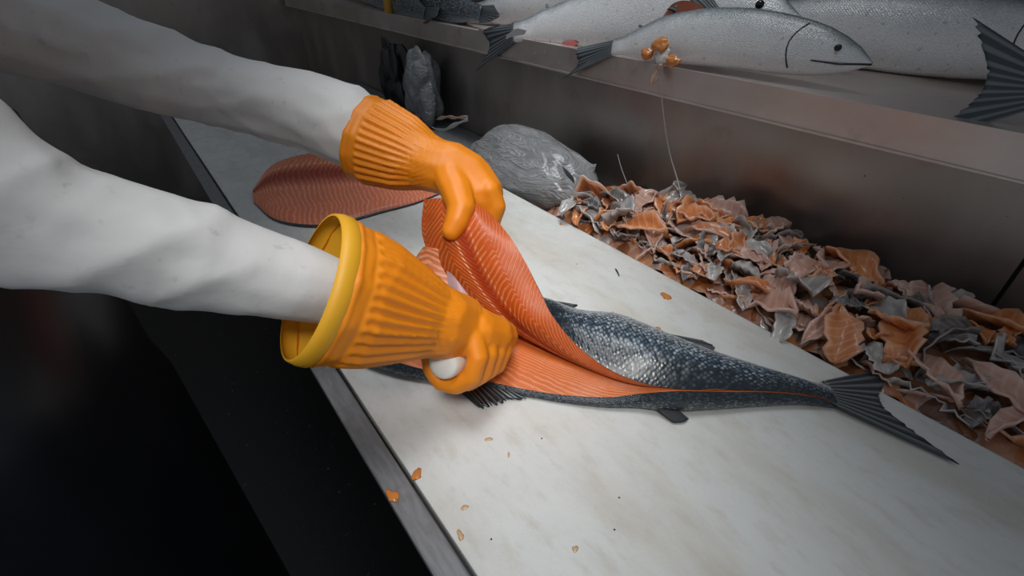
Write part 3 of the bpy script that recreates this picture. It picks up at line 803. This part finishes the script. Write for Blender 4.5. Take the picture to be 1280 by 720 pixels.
# ------------------------------------------------------------------ whole fish for the shelf
def whole_fish(name, label, spine, size, mat, tailmat, roll=0.0, tail_tips=None, group=None, vent=True, cavity=False, head=True, fat=1.0, dor=None, lower_fins=True):
    """spine: tail joint -> head points (world). dor: direction of the dorsal side across the body."""
    P = catmull(np.array([list(x) for x in spine]), 22)
    root = thing(name, label, 'fish', tuple(P[10] * np.array([1, 1, 0]) + np.array([0, 0, .300])), group)
    ori = Vector(root.location)
    prof = [(.0, .030), (.06, .031), (.15, .048), (.3, .074), (.45, .088), (.6, .090), (.72, .084), (.8, .076), (.88, .062), (.95, .036), (1.0, .004)]
    st = []
    for i in range(22):
        f = i / 21
        hh = np.interp(f, [a for a, _ in prof], [b for _, b in prof]) * size
        ww = hh * (.50 if f > .12 else .36) * fat
        d = Vector(P[min(i + 1, 21)] - P[max(i - 1, 0)]).normalized()
        dr = Vector(dor) - d * Vector(dor).dot(d); dr.normalize()
        sd = d.cross(dr)
        st.append((Vector(P[i]), sd * ww, dr * hh, d))
    obj('fish_body', ellipsoid_loft('fish_body', [(st[0][0] - st[0][3] * .006, st[0][1] * .15, st[0][2] * .8)] + [s[:3] for s in st], mat, n=32, ori=ori), root, (0, 0, 0))
    # tail fin
    c, sd, dr, d = st[0]; dn = dr.normalized()
    ln = .13 * size / .9
    if tail_tips is None:
        tt = [c - d * ln * 1.05 + dn * ln * .85, c - d * ln * .72 + dn * ln * .30, c - d * ln * .62, c - d * ln * .72 - dn * ln * .30, c - d * ln * 1.05 - dn * ln * .85]
    else: tt = tail_tips
    add_fin('tail_fin', root, [c + dn * .026 * size, c + dn * .008 * size - d * .004, c - dn * .008 * size - d * .004, c - dn * .026 * size], tt, tailmat, ori, nv=40, ragged=.08, seed=len(label))
    # fins: anal, adipose, dorsal, pelvic
    def on(f, side):
        i = min(21, int(f * 21)); c_, s_, h_, d_ = st[i]
        return c_ + h_ * side * .93
    sidev = Vector((0, 0, -.004))
    for nm, f0, f1, side, ln_, sw in (('anal_fin', .20, .30, -1, .05, .045), ('adipose_fin', .20, .23, 1, .02, .02), ('dorsal_fin', .42, .54, 1, .055, .05), ('pelvic_fin', .42, .46, -1, .05, .045)):
        if side < 0 and not lower_fins: continue
        i = int(f0 * 21); d_ = st[i][3]; h_ = st[i][2].normalized() * side
        b_ = [on(f0, side), on((f0 + f1) / 2, side), on(f1, side)]
        add_fin(nm, root, b_, [b_[0] + h_ * ln_ * .5 * size - d_ * sw * size + sidev, b_[1] + h_ * ln_ * .9 * size - d_ * sw * size + sidev, b_[2] + h_ * ln_ * size - d_ * sw * .8 * size + sidev], tailmat, ori, nv=14, ragged=.1, seed=len(nm))
    if vent:
        i = 7; c_, s_, h_, d_ = st[i]
        toc = (cam.location - c_).normalized()
        sgn = 1 if s_.dot(toc) > 0 else -1
        q = []
        for a in range(7):
            f = a / 6
            wv = .014 * size * math.sin(PI * f)
            base = c_ - d_ * (.03 - .055 * f) * size - h_ * .80 + s_ * sgn * .66
            q.append([list(base - h_.normalized() * (wv + .002) + s_ * sgn * .03), list(base + s_ * sgn * .08 * math.sin(PI * f)), list(base + h_.normalized() * wv * .55 + s_ * sgn * .06)])
        obj('vent_cut', grid_mesh('vent_cut', loft(q, 14, 6), MT['vent'], ori=ori), root, (0, 0, 0))
    if head:
        c_, s_, h_, d_ = st[19]
        for sgn in (-1, 1):
            eye(root, c_ + s_ * sgn * .86 + h_ * .25, .010 * size, ori, None)
        c_, s_, h_, d_ = st[17]
        for sgn in (-1, 1):
            q = []
            for f in np.linspace(-.85, .8, 9):
                b_ = c_ + h_ * f + s_ * sgn * math.sqrt(max(0, 1 - f * f)) * 1.0 - d_ * .02 * math.cos(f * 1.6)
                q.append(list(b_ + s_ * sgn * .03))
            obj('gill_cover_edge', tube_mesh('gill_cover_edge', [Vector(x) for x in q], [.0015] * 9, MT['fin'], n=6, ori=ori), root, (0, 0, 0))
        c0 = st[21][0]; c1 = st[18]
        obj('mouth_line', tube_mesh('mouth_line', [c0 - c1[2] * .02, lerp(c0, c1[0], .5) - c1[2] * .35 + c1[1] * .62, c1[0] - c1[2] * .5 + c1[1] * .88], [.002, .002, .0012], MT['fin'], n=6, ori=ori), root, (0, 0, 0))
    return root, st
UPV = Vector((0, 0, 1))
# large pale salmon whose tail hangs over the lip
fa, stA = whole_fish('whole_salmon', 'large pale salmon, white patch on the tail that hangs over the steel lip',
    [pp(644, 40, .921), pp(690, 33, .985), pp(745, 27, 1.02), pp(815, 20, 1.05), pp(900, 18, 1.08), pp(1000, 22, 1.10)], .92, MT['skin_shelf'], MT['fin_grey'], dor=(.45, .25, 1),
    tail_tips=[pp(610, 35, .925), pp(603, 40, .921), pp(612, 56, .918), pp(606, 72, .914), pp(592, 93, .910)])
wp = [[list(pp(a, b, .908)) for a, b in row] for row in (((633, 44), (632, 49)), ((645, 36), (640, 46)), ((658, 38), (656, 43)))]
obj('tail_patch', grid_mesh('tail_patch', loft(wp, 10, 5), MT['bag_white'], ori=Vector(fa.location)), fa, (0, 0, 0))
cv = [[list(pp(u_, v_, p_)) for u_, v_, p_ in row] for row in (
    ((812, 41, .985), (818, 34, .990), (826, 24, 1.00)), ((822, 44, .975), (834, 28, .975), (842, 4, .99)), ((850, 46, .972), (858, 28, .968), (866, 2, .985)), ((884, 48, .985), (890, 34, .99), (896, 20, 1.0)))]
cvo = obj('belly_opening', grid_mesh('belly_opening', loft(cv, 20, 12), MT['cavity'], ori=Vector(fa.location)), fa, (0, 0, 0))
cvo['label'] = 'reddish brown opened belly'
# salmon further right, tail over the lip
fb, stB = whole_fish('whole_salmon', 'salmon on the shelf with orange scraps and a string on its side',
    [pp(768, 59, .915), pp(805, 53, .935), pp(850, 47, .965), pp(920, 48, .99), pp(1000, 60, 1.0), pp(1090, 80, 1.005)], .62, MT['skin_shelf'], MT['fin_grey'], dor=(.45, .2, 1),
    tail_tips=[pp(722, 60, .93), pp(718, 66, .915), pp(722, 78, .910), pp(716, 88, .908), pp(700, 100, .905)], vent=False, lower_fins=False)
fc, stC = whole_fish('whole_salmon', 'white bellied salmon lying behind the others, red cut at its vent',
    [pp(590, 14, 1.02), pp(625, 12, 1.06), pp(665, 6, 1.10), pp(720, -6, 1.15), pp(790, -14, 1.2), pp(860, -20, 1.25)], .80, MT['skin_shelf'], MT['fin_grey'], dor=(.2, .1, 1))
whole_fish('dark_fish', 'dark grey fish lying on the shelf beside the white bellied salmon',
    [pp(600, 22, .965), pp(575, 16, .985), pp(548, 5, 1.0), pp(528, -8, 1.02), pp(508, -15, 1.04), pp(480, -24, 1.06)], .80, MT['skin_darkfish'], MT['fin'], dor=(.3, .2, 1),
    tail_tips=[pp(618, 12, .99), pp(622, 20, .95), pp(625, 26, .93), pp(612, 33, .92), pp(598, 34, .92)], vent=False)
whole_fish('dark_fish', 'black backed fish at the end of the shelf next to the yellow bottle',
    [pp(530, 22, .94), pp(515, 12, .96), pp(490, -2, 1.0), pp(462, -14, 1.04), pp(430, -26, 1.08), pp(400, -36, 1.1)], .80, MT['skin_darkfish'], MT['fin'], dor=(.3, .2, 1),
    tail_tips=[pp(550, 14, .955), pp(548, 22, .94), pp(545, 26, .925), pp(538, 30, .92), pp(530, 35, .918)], vent=False)
for o_ in [q for q in C.objects if q.name.startswith('dark_fish')]: o_.location.z += .012
# more salmon further along the shelf, towards the tail end of the opened fish
for (x, y, lb) in ((1.30, .42, 'pale salmon lying against the wall above the heap of trimmings'),):
    whole_fish('whole_salmon', lb, [Vector((x - .10, y + .30, .371)), Vector((x - .07, y + .15, .371)), Vector((x - .04, y, .371)), Vector((x - .02, y - .18, .371)), Vector((x, y - .40, .371))], .86, MT['skin_shelf'], MT['fin_grey'], dor=(.5, 0, 1))
whole_fish('whole_salmon', 'salmon on the bare end of the shelf, tail pointing at the other fish',
    [Vector((1.00, .10, 0.347)), Vector((1.02, -.04, 0.357)), Vector((1.05, -.20, 0.365)), Vector((1.09, -.36, 0.365)), Vector((1.13, -.52, 0.362))], .80, MT['skin_shelf'], MT['fin_grey'], dor=(.6, 0, 1))

# ------------------------------------------------------------------ trimmings in the trough behind the board
TB = -.055
# bottom mush of trimmings nobody could count
hp = []
ys = np.linspace(-.85, .86, 130); xs = np.linspace(.694, WALLP - .004, 24)
for y in ys:
    row = []
    for x in xs:
        f = (x - .694) / (WALLP - .698)
        k = 1 - max(0, (y - .70) / .14) ** 2
        h = TB + .002 + max(0, k) * (.046 + .035 * math.sin(PI * min(1, f * 1.05)) ** .8 + .016 * noise.noise(Vector((x * 30, y * 30, 0))) + .008 * noise.noise(Vector((x * 90, y * 90, 3))))
        row.append([x, y, max(TB + .001, h)])
    hp.append(row)
hp = np.array(hp)
ho = obj('trimming_mush', grid_mesh('trimming_mush', hp, MT['mush'], flip=True))
tag(ho, 'dark wet layer of fish trimmings filling the trough under the strips', 'fish waste', kind='stuff')
def heap_z(x, y):
    i = int(np.clip(np.interp(y, ys, range(len(ys))), 0, len(ys) - 1)); j = int(np.clip(np.interp(x, xs, range(len(xs))), 0, len(xs) - 1))
    return hp[i, j, 2]
rnd = random.Random(11)
def strip_mesh(name, mat, L, Wd, curl, twist, wave, thick, seed):
    """ragged torn strip: uneven width, kinks, one end cut square"""
    r = random.Random(seed)
    nu, nv = 12, 5
    G = []
    ang = -curl / 2; x = z = 0.0
    kink = [r.uniform(-.35, .35) for _ in range(nu)]
    wl = [r.uniform(.55, 1.0) for _ in range(nu)]; wr = [r.uniform(.55, 1.0) for _ in range(nu)]
    sq0, sq1 = r.random() < .6, r.random() < .5
    for i in range(nu):
        f = i / (nu - 1)
        if i:
            ang += curl / (nu - 1) + kink[i] * .5
            x += L / (nu - 1) * math.cos(ang); z += L / (nu - 1) * math.sin(ang)
        env = min(1.0, (.55 if sq0 else .12) + f * 3.0, (.5 if sq1 else .1) + (1 - f) * 3.0)
        tw = twist * (f - .5) + kink[i] * .4
        row = []
        for j in range(nv):
            g = (j / (nv - 1) - .5)
            g *= Wd * env * (wl[i] if g < 0 else wr[i])
            zz = wave * r.uniform(-1, 1) + .16 * Wd * math.cos(j / (nv - 1) * PI * 2)
            row.append([x - L / 2, g * math.cos(tw), -z + g * math.sin(tw) + zz])
        G.append(row)
    G = np.array(G); G[:, :, 2] -= G[:, :, 2].mean(); G[:, :, 0] -= G[:, :, 0].mean()
    me = grid_mesh(name, G, mat)
    bm = bmesh.new(); bm.from_mesh(me)
    bmesh.ops.solidify(bm, geom=bm.faces[:], thickness=thick)
    bm.to_mesh(me); bm.free()
    me.polygons.foreach_set('use_smooth', [True] * len(me.polygons))
    return me
kinds = [('flesh_trimming', 'trim_orange', 'curled strip of orange salmon flesh in the heap of trimmings', 'orange flesh strips in the trough', .003),
         ('belly_trimming', 'trim_pink', 'pale pink belly strip in the heap of trimmings', 'pink belly strips in the trough', .0025),
         ('skin_trimming', 'trim_grey', 'grey translucent strip of fish skin in the heap of trimmings', 'grey skin strips in the trough', .0015),
         ('dark_skin_trimming', 'trim_skin', 'dark scaly strip of salmon back skin in the heap of trimmings', 'dark skin strips in the trough', .0015)]
var = {}
for k, (nm, mt, lb, gp, th) in enumerate(kinds):
    var[k] = [strip_mesh(nm, MT[mt], L_, W_s, c_, t_, w_, th, k * 17 + q) for q, (L_, W_s, c_, t_, w_) in enumerate([(.080, .044, 1.2, .8, .0022), (.064, .052, .8, .9, .003), (.095, .036, 1.7, 1.0, .002), (.055, .050, .6, .4, .003), (.10, .042, .9, 1.2, .0025), (.046, .040, 1.6, .3, .002)])]
def put_strip(k, v, loc, rot, sc=1.0):
    nm, mt, lb, gp, th = kinds[k]
    o = obj(nm, var[k][v], None, loc); o.rotation_euler = rot; o.scale = (sc,) * 3
    return tag(o, lb, 'fish trimming', gp)
spots = []
tries = 0
while len(spots) < 460 and tries < 16000:
    tries += 1
    y = rnd.uniform(-.60, .80); x = rnd.uniform(.712, WALLP - .05)
    mind = .0195 if y > .3 else .027
    if any((x - a) ** 2 + (y - b) ** 2 < mind ** 2 for a, b in spots): continue
    if y > .72 or (y > .60 and x > .775): continue
    spots.append((x, y))
for q, (x, y) in enumerate(spots):
    k = rnd.choices(range(4), (.38, .20, .27, .15))[0]
    big = rnd.random() < .35
    put_strip(k, rnd.randrange(6), (x, y, heap_z(x, y) + .010 + rnd.random() * .016 + (.006 if big else 0)), (rnd.uniform(-.55, .55), rnd.uniform(-.45, .45), rnd.uniform(0, 6.28)), rnd.uniform(1.1, 1.45) if big else rnd.uniform(.65, 1.05))
for q in range(46):
    y = -.62 + 1.30 * q / 45 + rnd.uniform(-.01, .01); x = rnd.uniform(.722, .738)
    put_strip(rnd.choices(range(4), (.32, .30, .30, .08))[0], rnd.choice((1, 3, 4)), (x, y, .003 + rnd.uniform(-.006, .006)), (rnd.uniform(-.3, .3), rnd.uniform(-.3, .3), PI / 2 + rnd.uniform(-.5, .5)), rnd.uniform(.9, 1.2))
# big folded belly collar with pale rim, leaning on the heap beside the bag
def arc_band(name, label, cat, A_, B_, mid, wid, mat, rim, thick=.004):
    root = thing(name, label, cat, tuple(lerp(A_, B_, .5)))
    ori = Vector(root.location)
    P = catmull(np.array([list(A_), list(lerp(A_, mid, .62) + Vector((0, 0, .008))), list(mid), list(lerp(B_, mid, .62) + Vector((0, 0, .006))), list(B_)]), 24)
    out = Vector((-.75, -.45, .35)).normalized()
    G = np.array([[list(Vector(p) + out * wid * (g - .5) - Vector((0, 0, 1)) * wid * .9 * (1 - g) + Vector((0, 0, .004 * math.sin(i * .9 + g * 4)))) for g in np.linspace(0, 1, 6)] for i, p in enumerate(P)])
    o = obj('flesh_band', grid_mesh('flesh_band', G, mat, ori=ori), root, (0, 0, 0))
    o.modifiers.new('s', 'SOLIDIFY').thickness = thick
    obj('pale_rim', tube_mesh('pale_rim', [Vector(g[-1]) for g in G], [.0028] * len(G), rim, n=6, ori=ori), root, (0, 0, 0))
    return root
arc_band('salmon_collar', 'arched orange salmon collar with a pale rim beside the plastic bag', 'fish trimming', pp(710, 268, .735), pp(774, 250, .80), pp(730, 222, .765), .030, MT['trim_orange'], MT['trim_pink'])
arc_band('salmon_collar', 'orange salmon collar lying against the steel wall behind the heap', 'fish trimming', pp(766, 246, .85), pp(816, 256, .86), pp(790, 229, .86), .026, MT['trim_orange'], MT['trim_pink'])
for q in range(26):
    u_ = rnd.uniform(722, 800); v_ = 247 + (u_ - 722) * .10 + rnd.uniform(-12, 9)
    k_ = rnd.choices(range(3), (.45, .15, .40))[0]
    put_strip(k_, rnd.choice((1, 3, 5)), pp(u_, v_, .855 + rnd.uniform(-.01, .02)), (rnd.uniform(-.6, .6), rnd.uniform(-.9, .1), rnd.uniform(0, 6.28)), rnd.uniform(.5, .8))
# dark fins in the heap
def loose_fin(label, b_, t_, mat='fin', seed=1):
    root = thing('loose_fin', label, 'fish fin', tuple(b_[1]))
    add_fin('fin_blade', root, b_, t_, MT[mat], Vector(root.location), nv=18, ragged=.12, seed=seed)
    bb = [Vector(x) for x in b_]
    obj('fin_root', tube_mesh('fin_root', bb, [.002, .003, .002], MT['trim_grey'], n=8, ori=Vector(root.location), samples=10), root, (0, 0, 0))
    return root
loose_fin('black pointed fin poking out between the bag and the salmon collar', [pp(716, 221, .742), pp(719, 225, .742), pp(719, 231, .742)], [pp(703, 208, .725), pp(704, 212, .725), pp(708, 219, .73)], seed=2)
loose_fin('dark brown fin lying across the heap below the orange collar', [pp(776, 258, .81), pp(784, 263, .81), pp(790, 272, .80)], [pp(734, 260, .79), pp(737, 271, .78), pp(747, 277, .775)], seed=3)
loose_fin('black upright fin tip standing in the heap of trimmings', [pp(782, 272, .79), pp(788, 275, .79), pp(793, 274, .79)], [pp(784, 255, .80), pp(787, 256, .80), pp(790, 260, .80)], seed=4)
loose_fin('black fin at the wall end of the heap under the twine', [pp(815, 252, .90), pp(826, 258, .90), pp(838, 262, .90)], [pp(818, 243, .92), pp(834, 250, .92), pp(850, 262, .92)], seed=5)

# ------------------------------------------------------------------ plastic bags
def bag(name, label, c, sx, sy, sz, seed, rz=0.0, mat='bag', neck=None, crump=0.0):
    bm = bmesh.new(); bmesh.ops.create_icosphere(bm, subdivisions=5, radius=1)
    for v in bm.verts:
        p = v.co.copy()
        q = p * 2.1 + Vector((seed, seed * 1.7, 0))
        rid = 1 - abs(noise.noise(q)) * 2
        rid2 = 1 - abs(noise.noise(q * 2.6 + Vector((5, 1, 2)))) * 2
        rid3 = 1 - abs(noise.noise(Vector((q.x * 6, q.y * 6, q.z * 2)))) * 2
        f = 1 + .16 * noise.noise(p * 1.1 + Vector((seed, 0, 3))) + .030 * rid + .016 * rid2 + .010 * rid3
        if crump:
            vd = noise.voronoi(p * (1.7 if crump < .1 else .95) + Vector((seed, 2, 1)))[0]
            f += crump * ((vd[1] - vd[0]) * 1.1 - .3) + crump * .5 * max(0, p.z) * noise.noise(Vector((p.x * 3, p.y * 3, seed)))
        if neck is not None:
            d = p.dot(Vector(neck).normalized())
            if d > .45: f *= 1 + 1.1 * (d - .45); p = p - (p - Vector(neck).normalized() * d) * min(.75, (d - .45) * 1.9)
        v.co = Vector((p.x * sx, p.y * sy, max(p.z, -.62) * sz)) * f
    bmesh.ops.rotate(bm, verts=bm.verts[:], cent=(0, 0, 0), matrix=Matrix.Rotation(rz, 3, 'Z'))
    zmin = min(v.co.z for v in bm.verts)
    for v in bm.verts: v.co.z -= zmin
    me = bpy.data.meshes.new(name); bm.to_mesh(me); bm.free(); me.materials.append(MT[mat])
    me.polygons.foreach_set('use_smooth', [True] * len(me.polygons))
    root = thing(name, label, 'plastic bag', tuple(c))
    obj('bag_film', me, root, (0, 0, 0))
    return root
bg = bag('plastic_bag', 'large crumpled clear plastic bag lying in the trough behind the far glove', (.810, .985, TB + .002), .110, .225, .098, 3.2, crump=.07)
# gathered edge of the bag, with a torn neck towards the heap
lipc = [pp(700, 196, .87), pp(722, 200, .87), pp(738, 206, .87), pp(745, 212, .865)]
lb = [[list(p + Vector((0, 0, .010 + .006 * math.sin(i * 2.4)))), list(p + Vector((-.010, -.004, .0))), list(p + Vector((-.018, -.008, -.022))), list(p + Vector((-.012, -.006, -.045)))] for i, p in enumerate(lipc)]
ob = obj('torn_edge', grid_mesh('torn_edge', loft(lb, 24, 12), MT['bag'], ori=Vector(bg.location)), bg, (0, 0, 0))
bag('plastic_bag', 'small crumpled clear plastic bag against the steel wall beyond the far sleeve', Vector((.90, 1.74, TB + .002)), .062, .095, .150, 8.1, crump=.55)
# white film strip and orange bit on top of the bag
def ribbon(name, label, cat, pts, wid, mat, seed=0):
    P = catmull(np.array([list(p) for p in pts]), 18)
    c = Vector(P[9])
    G = np.array([[list(Vector(p) + Vector((-.6, -.3, .7)).normalized() * wid * (g - .5) * (.5 + .5 * math.sin(PI * (i + 1) / 19)) + Vector((0, 0, .002 * math.sin(i + g * 3 + seed)))) for g in np.linspace(0, 1, 5)] for i, p in enumerate(P)])
    o = obj(name, grid_mesh(name, G, mat, ori=c), None, c)
    o.modifiers.new('s', 'SOLIDIFY').thickness = .0015
    return tag(o, label, cat)
ribbon('film_strip', 'white strip of plastic film lying over the end of the large bag', 'plastic film', [pp(540, 159, .83), pp(553, 163, .81), pp(568, 156, .81), pp(585, 149, .82)], .016, MT['bag_white'])
ribbon('flesh_scrap', 'pale orange scrap of salmon on top of the large bag', 'fish trimming', [pp(546, 149, .84), pp(558, 146, .84), pp(570, 147, .84), pp(585, 146, .84)], .016, MT['trim_pink'], 2)
# black bag corner by the small bag
bag('black_bag', 'black plastic bag half hidden behind the far white sleeve', Vector((.90, 1.98, TB + .002)), .045, .09, .15, 5.5, crump=.45, mat='black_plastic')

# ------------------------------------------------------------------ things on the shelf
# yellow bottle between the dark fish
c = pp(486, 13, .945); c.z = .3002
bt = thing('yellow_bottle', 'small yellow plastic bottle standing between the dark fish on the shelf', 'bottle', tuple(c))
def lathe(name, prof, mat, parent, n=20):
    G = np.array([[[r * math.cos(2 * PI * k / n), r * math.sin(2 * PI * k / n), z] for k in range(n)] for r, z in prof])
    return obj(name, grid_mesh(name, G, mat, closed=True, cap=True, flip=True), parent, (0, 0, 0))
lathe('bottle_body', [(.016, 0), (.018, .003), (.018, .10), (.012, .12), (.008, .125), (.008, .135)], MT['yellow_plastic'], bt)
lathe('bottle_cap', [(.010, .134), (.010, .152), (.008, .154)], MT['black_plastic'], bt)
# orange scraps on the second salmon, and the string
def pat(name, label, cat, pix, p_, size, mat, seed):
    bm = bmesh.new(); bmesh.ops.create_icosphere(bm, subdivisions=3, radius=1)
    for v in bm.verts:
        q = v.co.copy()
        v.co = Vector((q.x * size[0], q.y * size[1], q.z * size[2])) * (1 + .5 * noise.noise(q * 1.6 + Vector((seed, 0, 0))) + .3 * noise.noise(q * 4.5 + Vector((0, seed, 0))))
    me = bpy.data.meshes.new(name); bm.to_mesh(me); bm.free(); me.materials.append(mat)
    me.polygons.foreach_set('use_smooth', [True] * len(me.polygons))
    o = obj(name, me, None, pp(pix[0], pix[1], p_)); o.rotation_euler = (0, .5, 0)
    return tag(o, label, cat)
pat('flesh_scrap', 'round orange scrap stuck on the shelf salmon, upper one of two', 'fish trimming', (826, 56), .905, (.007, .017, .014), MT['crumb'], 1)
pat('flesh_scrap', 'orange scrap stuck on the shelf salmon, beside the grey scrap', 'fish trimming', (809, 67), .902, (.006, .015, .011), MT['crumb'], 2)
pat('skin_scrap', 'grey shiny scrap of skin between the orange bits on the shelf salmon', 'fish trimming', (827, 69), .900, (.006, .018, .016), MT['trim_grey'], 3)
pat('flesh_scrap', 'flat orange scrap on the lip of the shelf right of the string', 'fish trimming', (841, 76), .900, (.006, .018, .010), MT['crumb'], 4)
pat('flesh_scrap', 'pointed pinkish scrap hanging over the steel lip with the string', 'fish trimming', (821, 90), .906, (.007, .008, .022), MT['trim_pink'], 5)
tw = obj('string', tube_mesh('string', [pp(823, 88, .900), pp(826, 110, .905), pp(829, 140, .912), pp(833, 170, .915), pp(838, 195, .915), pp(846, 222, .90), pp(850, 238, .88)], [.0014] * 7, MT['twine'], n=8, samples=36))
tag(tw, 'thin grey string hanging from the shelf salmon down to the heap', 'string')
st_ = obj('stiff_fibre', tube_mesh('stiff_fibre', [pp(772, 193, .90), pp(776, 208, .89), pp(781, 222, .88), pp(788, 240, .865)], [.0009, .001, .001, .001], MT['twine'], n=6, samples=10))
tag(st_, 'thin pale fish bone standing up from the heap against the wall', 'fish bone')

# ------------------------------------------------------------------ crumbs on the board and the rail
def crumb(label, u, v, rx_, ry_, rz_, mat='crumb', z=0.0, h=.0014, seed=0, cat='crumb'):
    h *= .45; k_ = .85 if mat == 'crumb_pale' else 1.1; rx_ *= k_; ry_ *= k_
    bm = bmesh.new(); bmesh.ops.create_icosphere(bm, subdivisions=3, radius=1)
    for w_ in bm.verts:
        q = w_.co.copy()
        f = 1 + .45 * noise.noise(q * 1.5 + Vector((seed * 3.1, 0, 0))) + .25 * noise.noise(q * 4 + Vector((seed, 2, 0)))
        w_.co = Vector((q.x * rx_ * f * (1 - .3 * q.y), q.y * ry_ * f, max(q.z, -.2) * h))
    me = bpy.data.meshes.new('salmon_crumb'); bm.to_mesh(me); bm.free(); me.materials.append(MT[mat])
    me.polygons.foreach_set('use_smooth', [True] * len(me.polygons))
    p = pz(u, v, z); p.z = z + h * .2
    o = obj('salmon_crumb', me, None, p); o.rotation_euler = (0, 0, rz_)
    return tag(o, label, cat)
crumb('large drop shaped orange crumb on the board beyond the silver skin', 832, 370, .0065, .010, -.3, h=.004, seed=1)
crumb('small orange crumb with a pale tail between the fish and the board edge', 772, 395, .0042, .0036, .4, seed=2)
crumb('pale thread of flesh next to the small orange crumb', 764, 391, .0016, .006, 1.5, 'crumb_pale', seed=3)
crumb('tiny orange crumb touching the silver skin by the anal fin', 822, 411, .004, .0045, .9, h=.003, seed=4)
crumb('tiny crumb at the far edge of the board by the bag', 701, 280, .005, .003, .9, 'crumb', seed=5)
crumb('faint brown speck on the board above the silver skin', 721, 330, .0025, .002, 0, 'crumb_pale', seed=6)
crumb('orange crumb on the board below the dorsal fin', 611, 549, .0055, .003, -.4, 'crumb_pale', seed=7)
crumb('orange crumb at the board edge next to the steel rail', 521, 593, .0042, .0075, -.9, h=.004, seed=8)
crumb('ragged orange crumb stuck on the steel rail', 490, 619, .0045, .0085, .2, h=.004, z=.001, seed=9)
crumb('flat pale crumb on the empty part of the board', 581, 634, .0045, .003, -.2, 'crumb_pale', seed=10)
crumb('long pale smear of flesh on the board near the rail', 575, 668, .003, .008, -.2, 'crumb_pale', seed=11)
crumb('tan crumb in the middle of the empty board', 719, 686, .004, .0035, .3, 'crumb_pale', seed=12)
crumb('brownish sliver on the board below the opened salmon', 636, 568, .0015, .0045, -.6, 'crumb_pale', seed=13)
for u, v in ((677, 548), (614, 674), (774, 622), (768, 662)):
    crumb('tiny black speck on the white board', u, v, .0009, .0009, 0, 'fibre', h=.0008, seed=u, cat='speck')['group'] = 'black specks on the board'
fb_ = obj('dark_fibre', tube_mesh('dark_fibre', [pz(769.5, 336, .002), pz(772, 340, .002), pz(774, 345, .002)], [.0012, .0014, .0006], MT['fibre'], n=6, samples=8))
tag(fb_, 'short dark fibre lying alone on the board', 'fibre')
# water drops on the steel lip
for u, v, r in ((669, 66, .0030), (681, 65, .0034), (698, 76, .0030), (700, 79, .0024), (648, 66, .0022), (768, 83, .003)):
    bm = bmesh.new(); bmesh.ops.create_uvsphere(bm, u_segments=12, v_segments=8, radius=r)
    for w_ in bm.verts: w_.co.x *= .4
    me = bpy.data.meshes.new('water_drop'); bm.to_mesh(me); bm.free(); me.materials.append(MT['water'])
    me.polygons.foreach_set('use_smooth', [True] * len(me.polygons))
    o = obj('water_drop', me, None, pp(u, v, SHP - .0008))
    tag(o, 'clear water drop on the front lip of the steel shelf', 'water drop', 'water drops on the shelf lip')
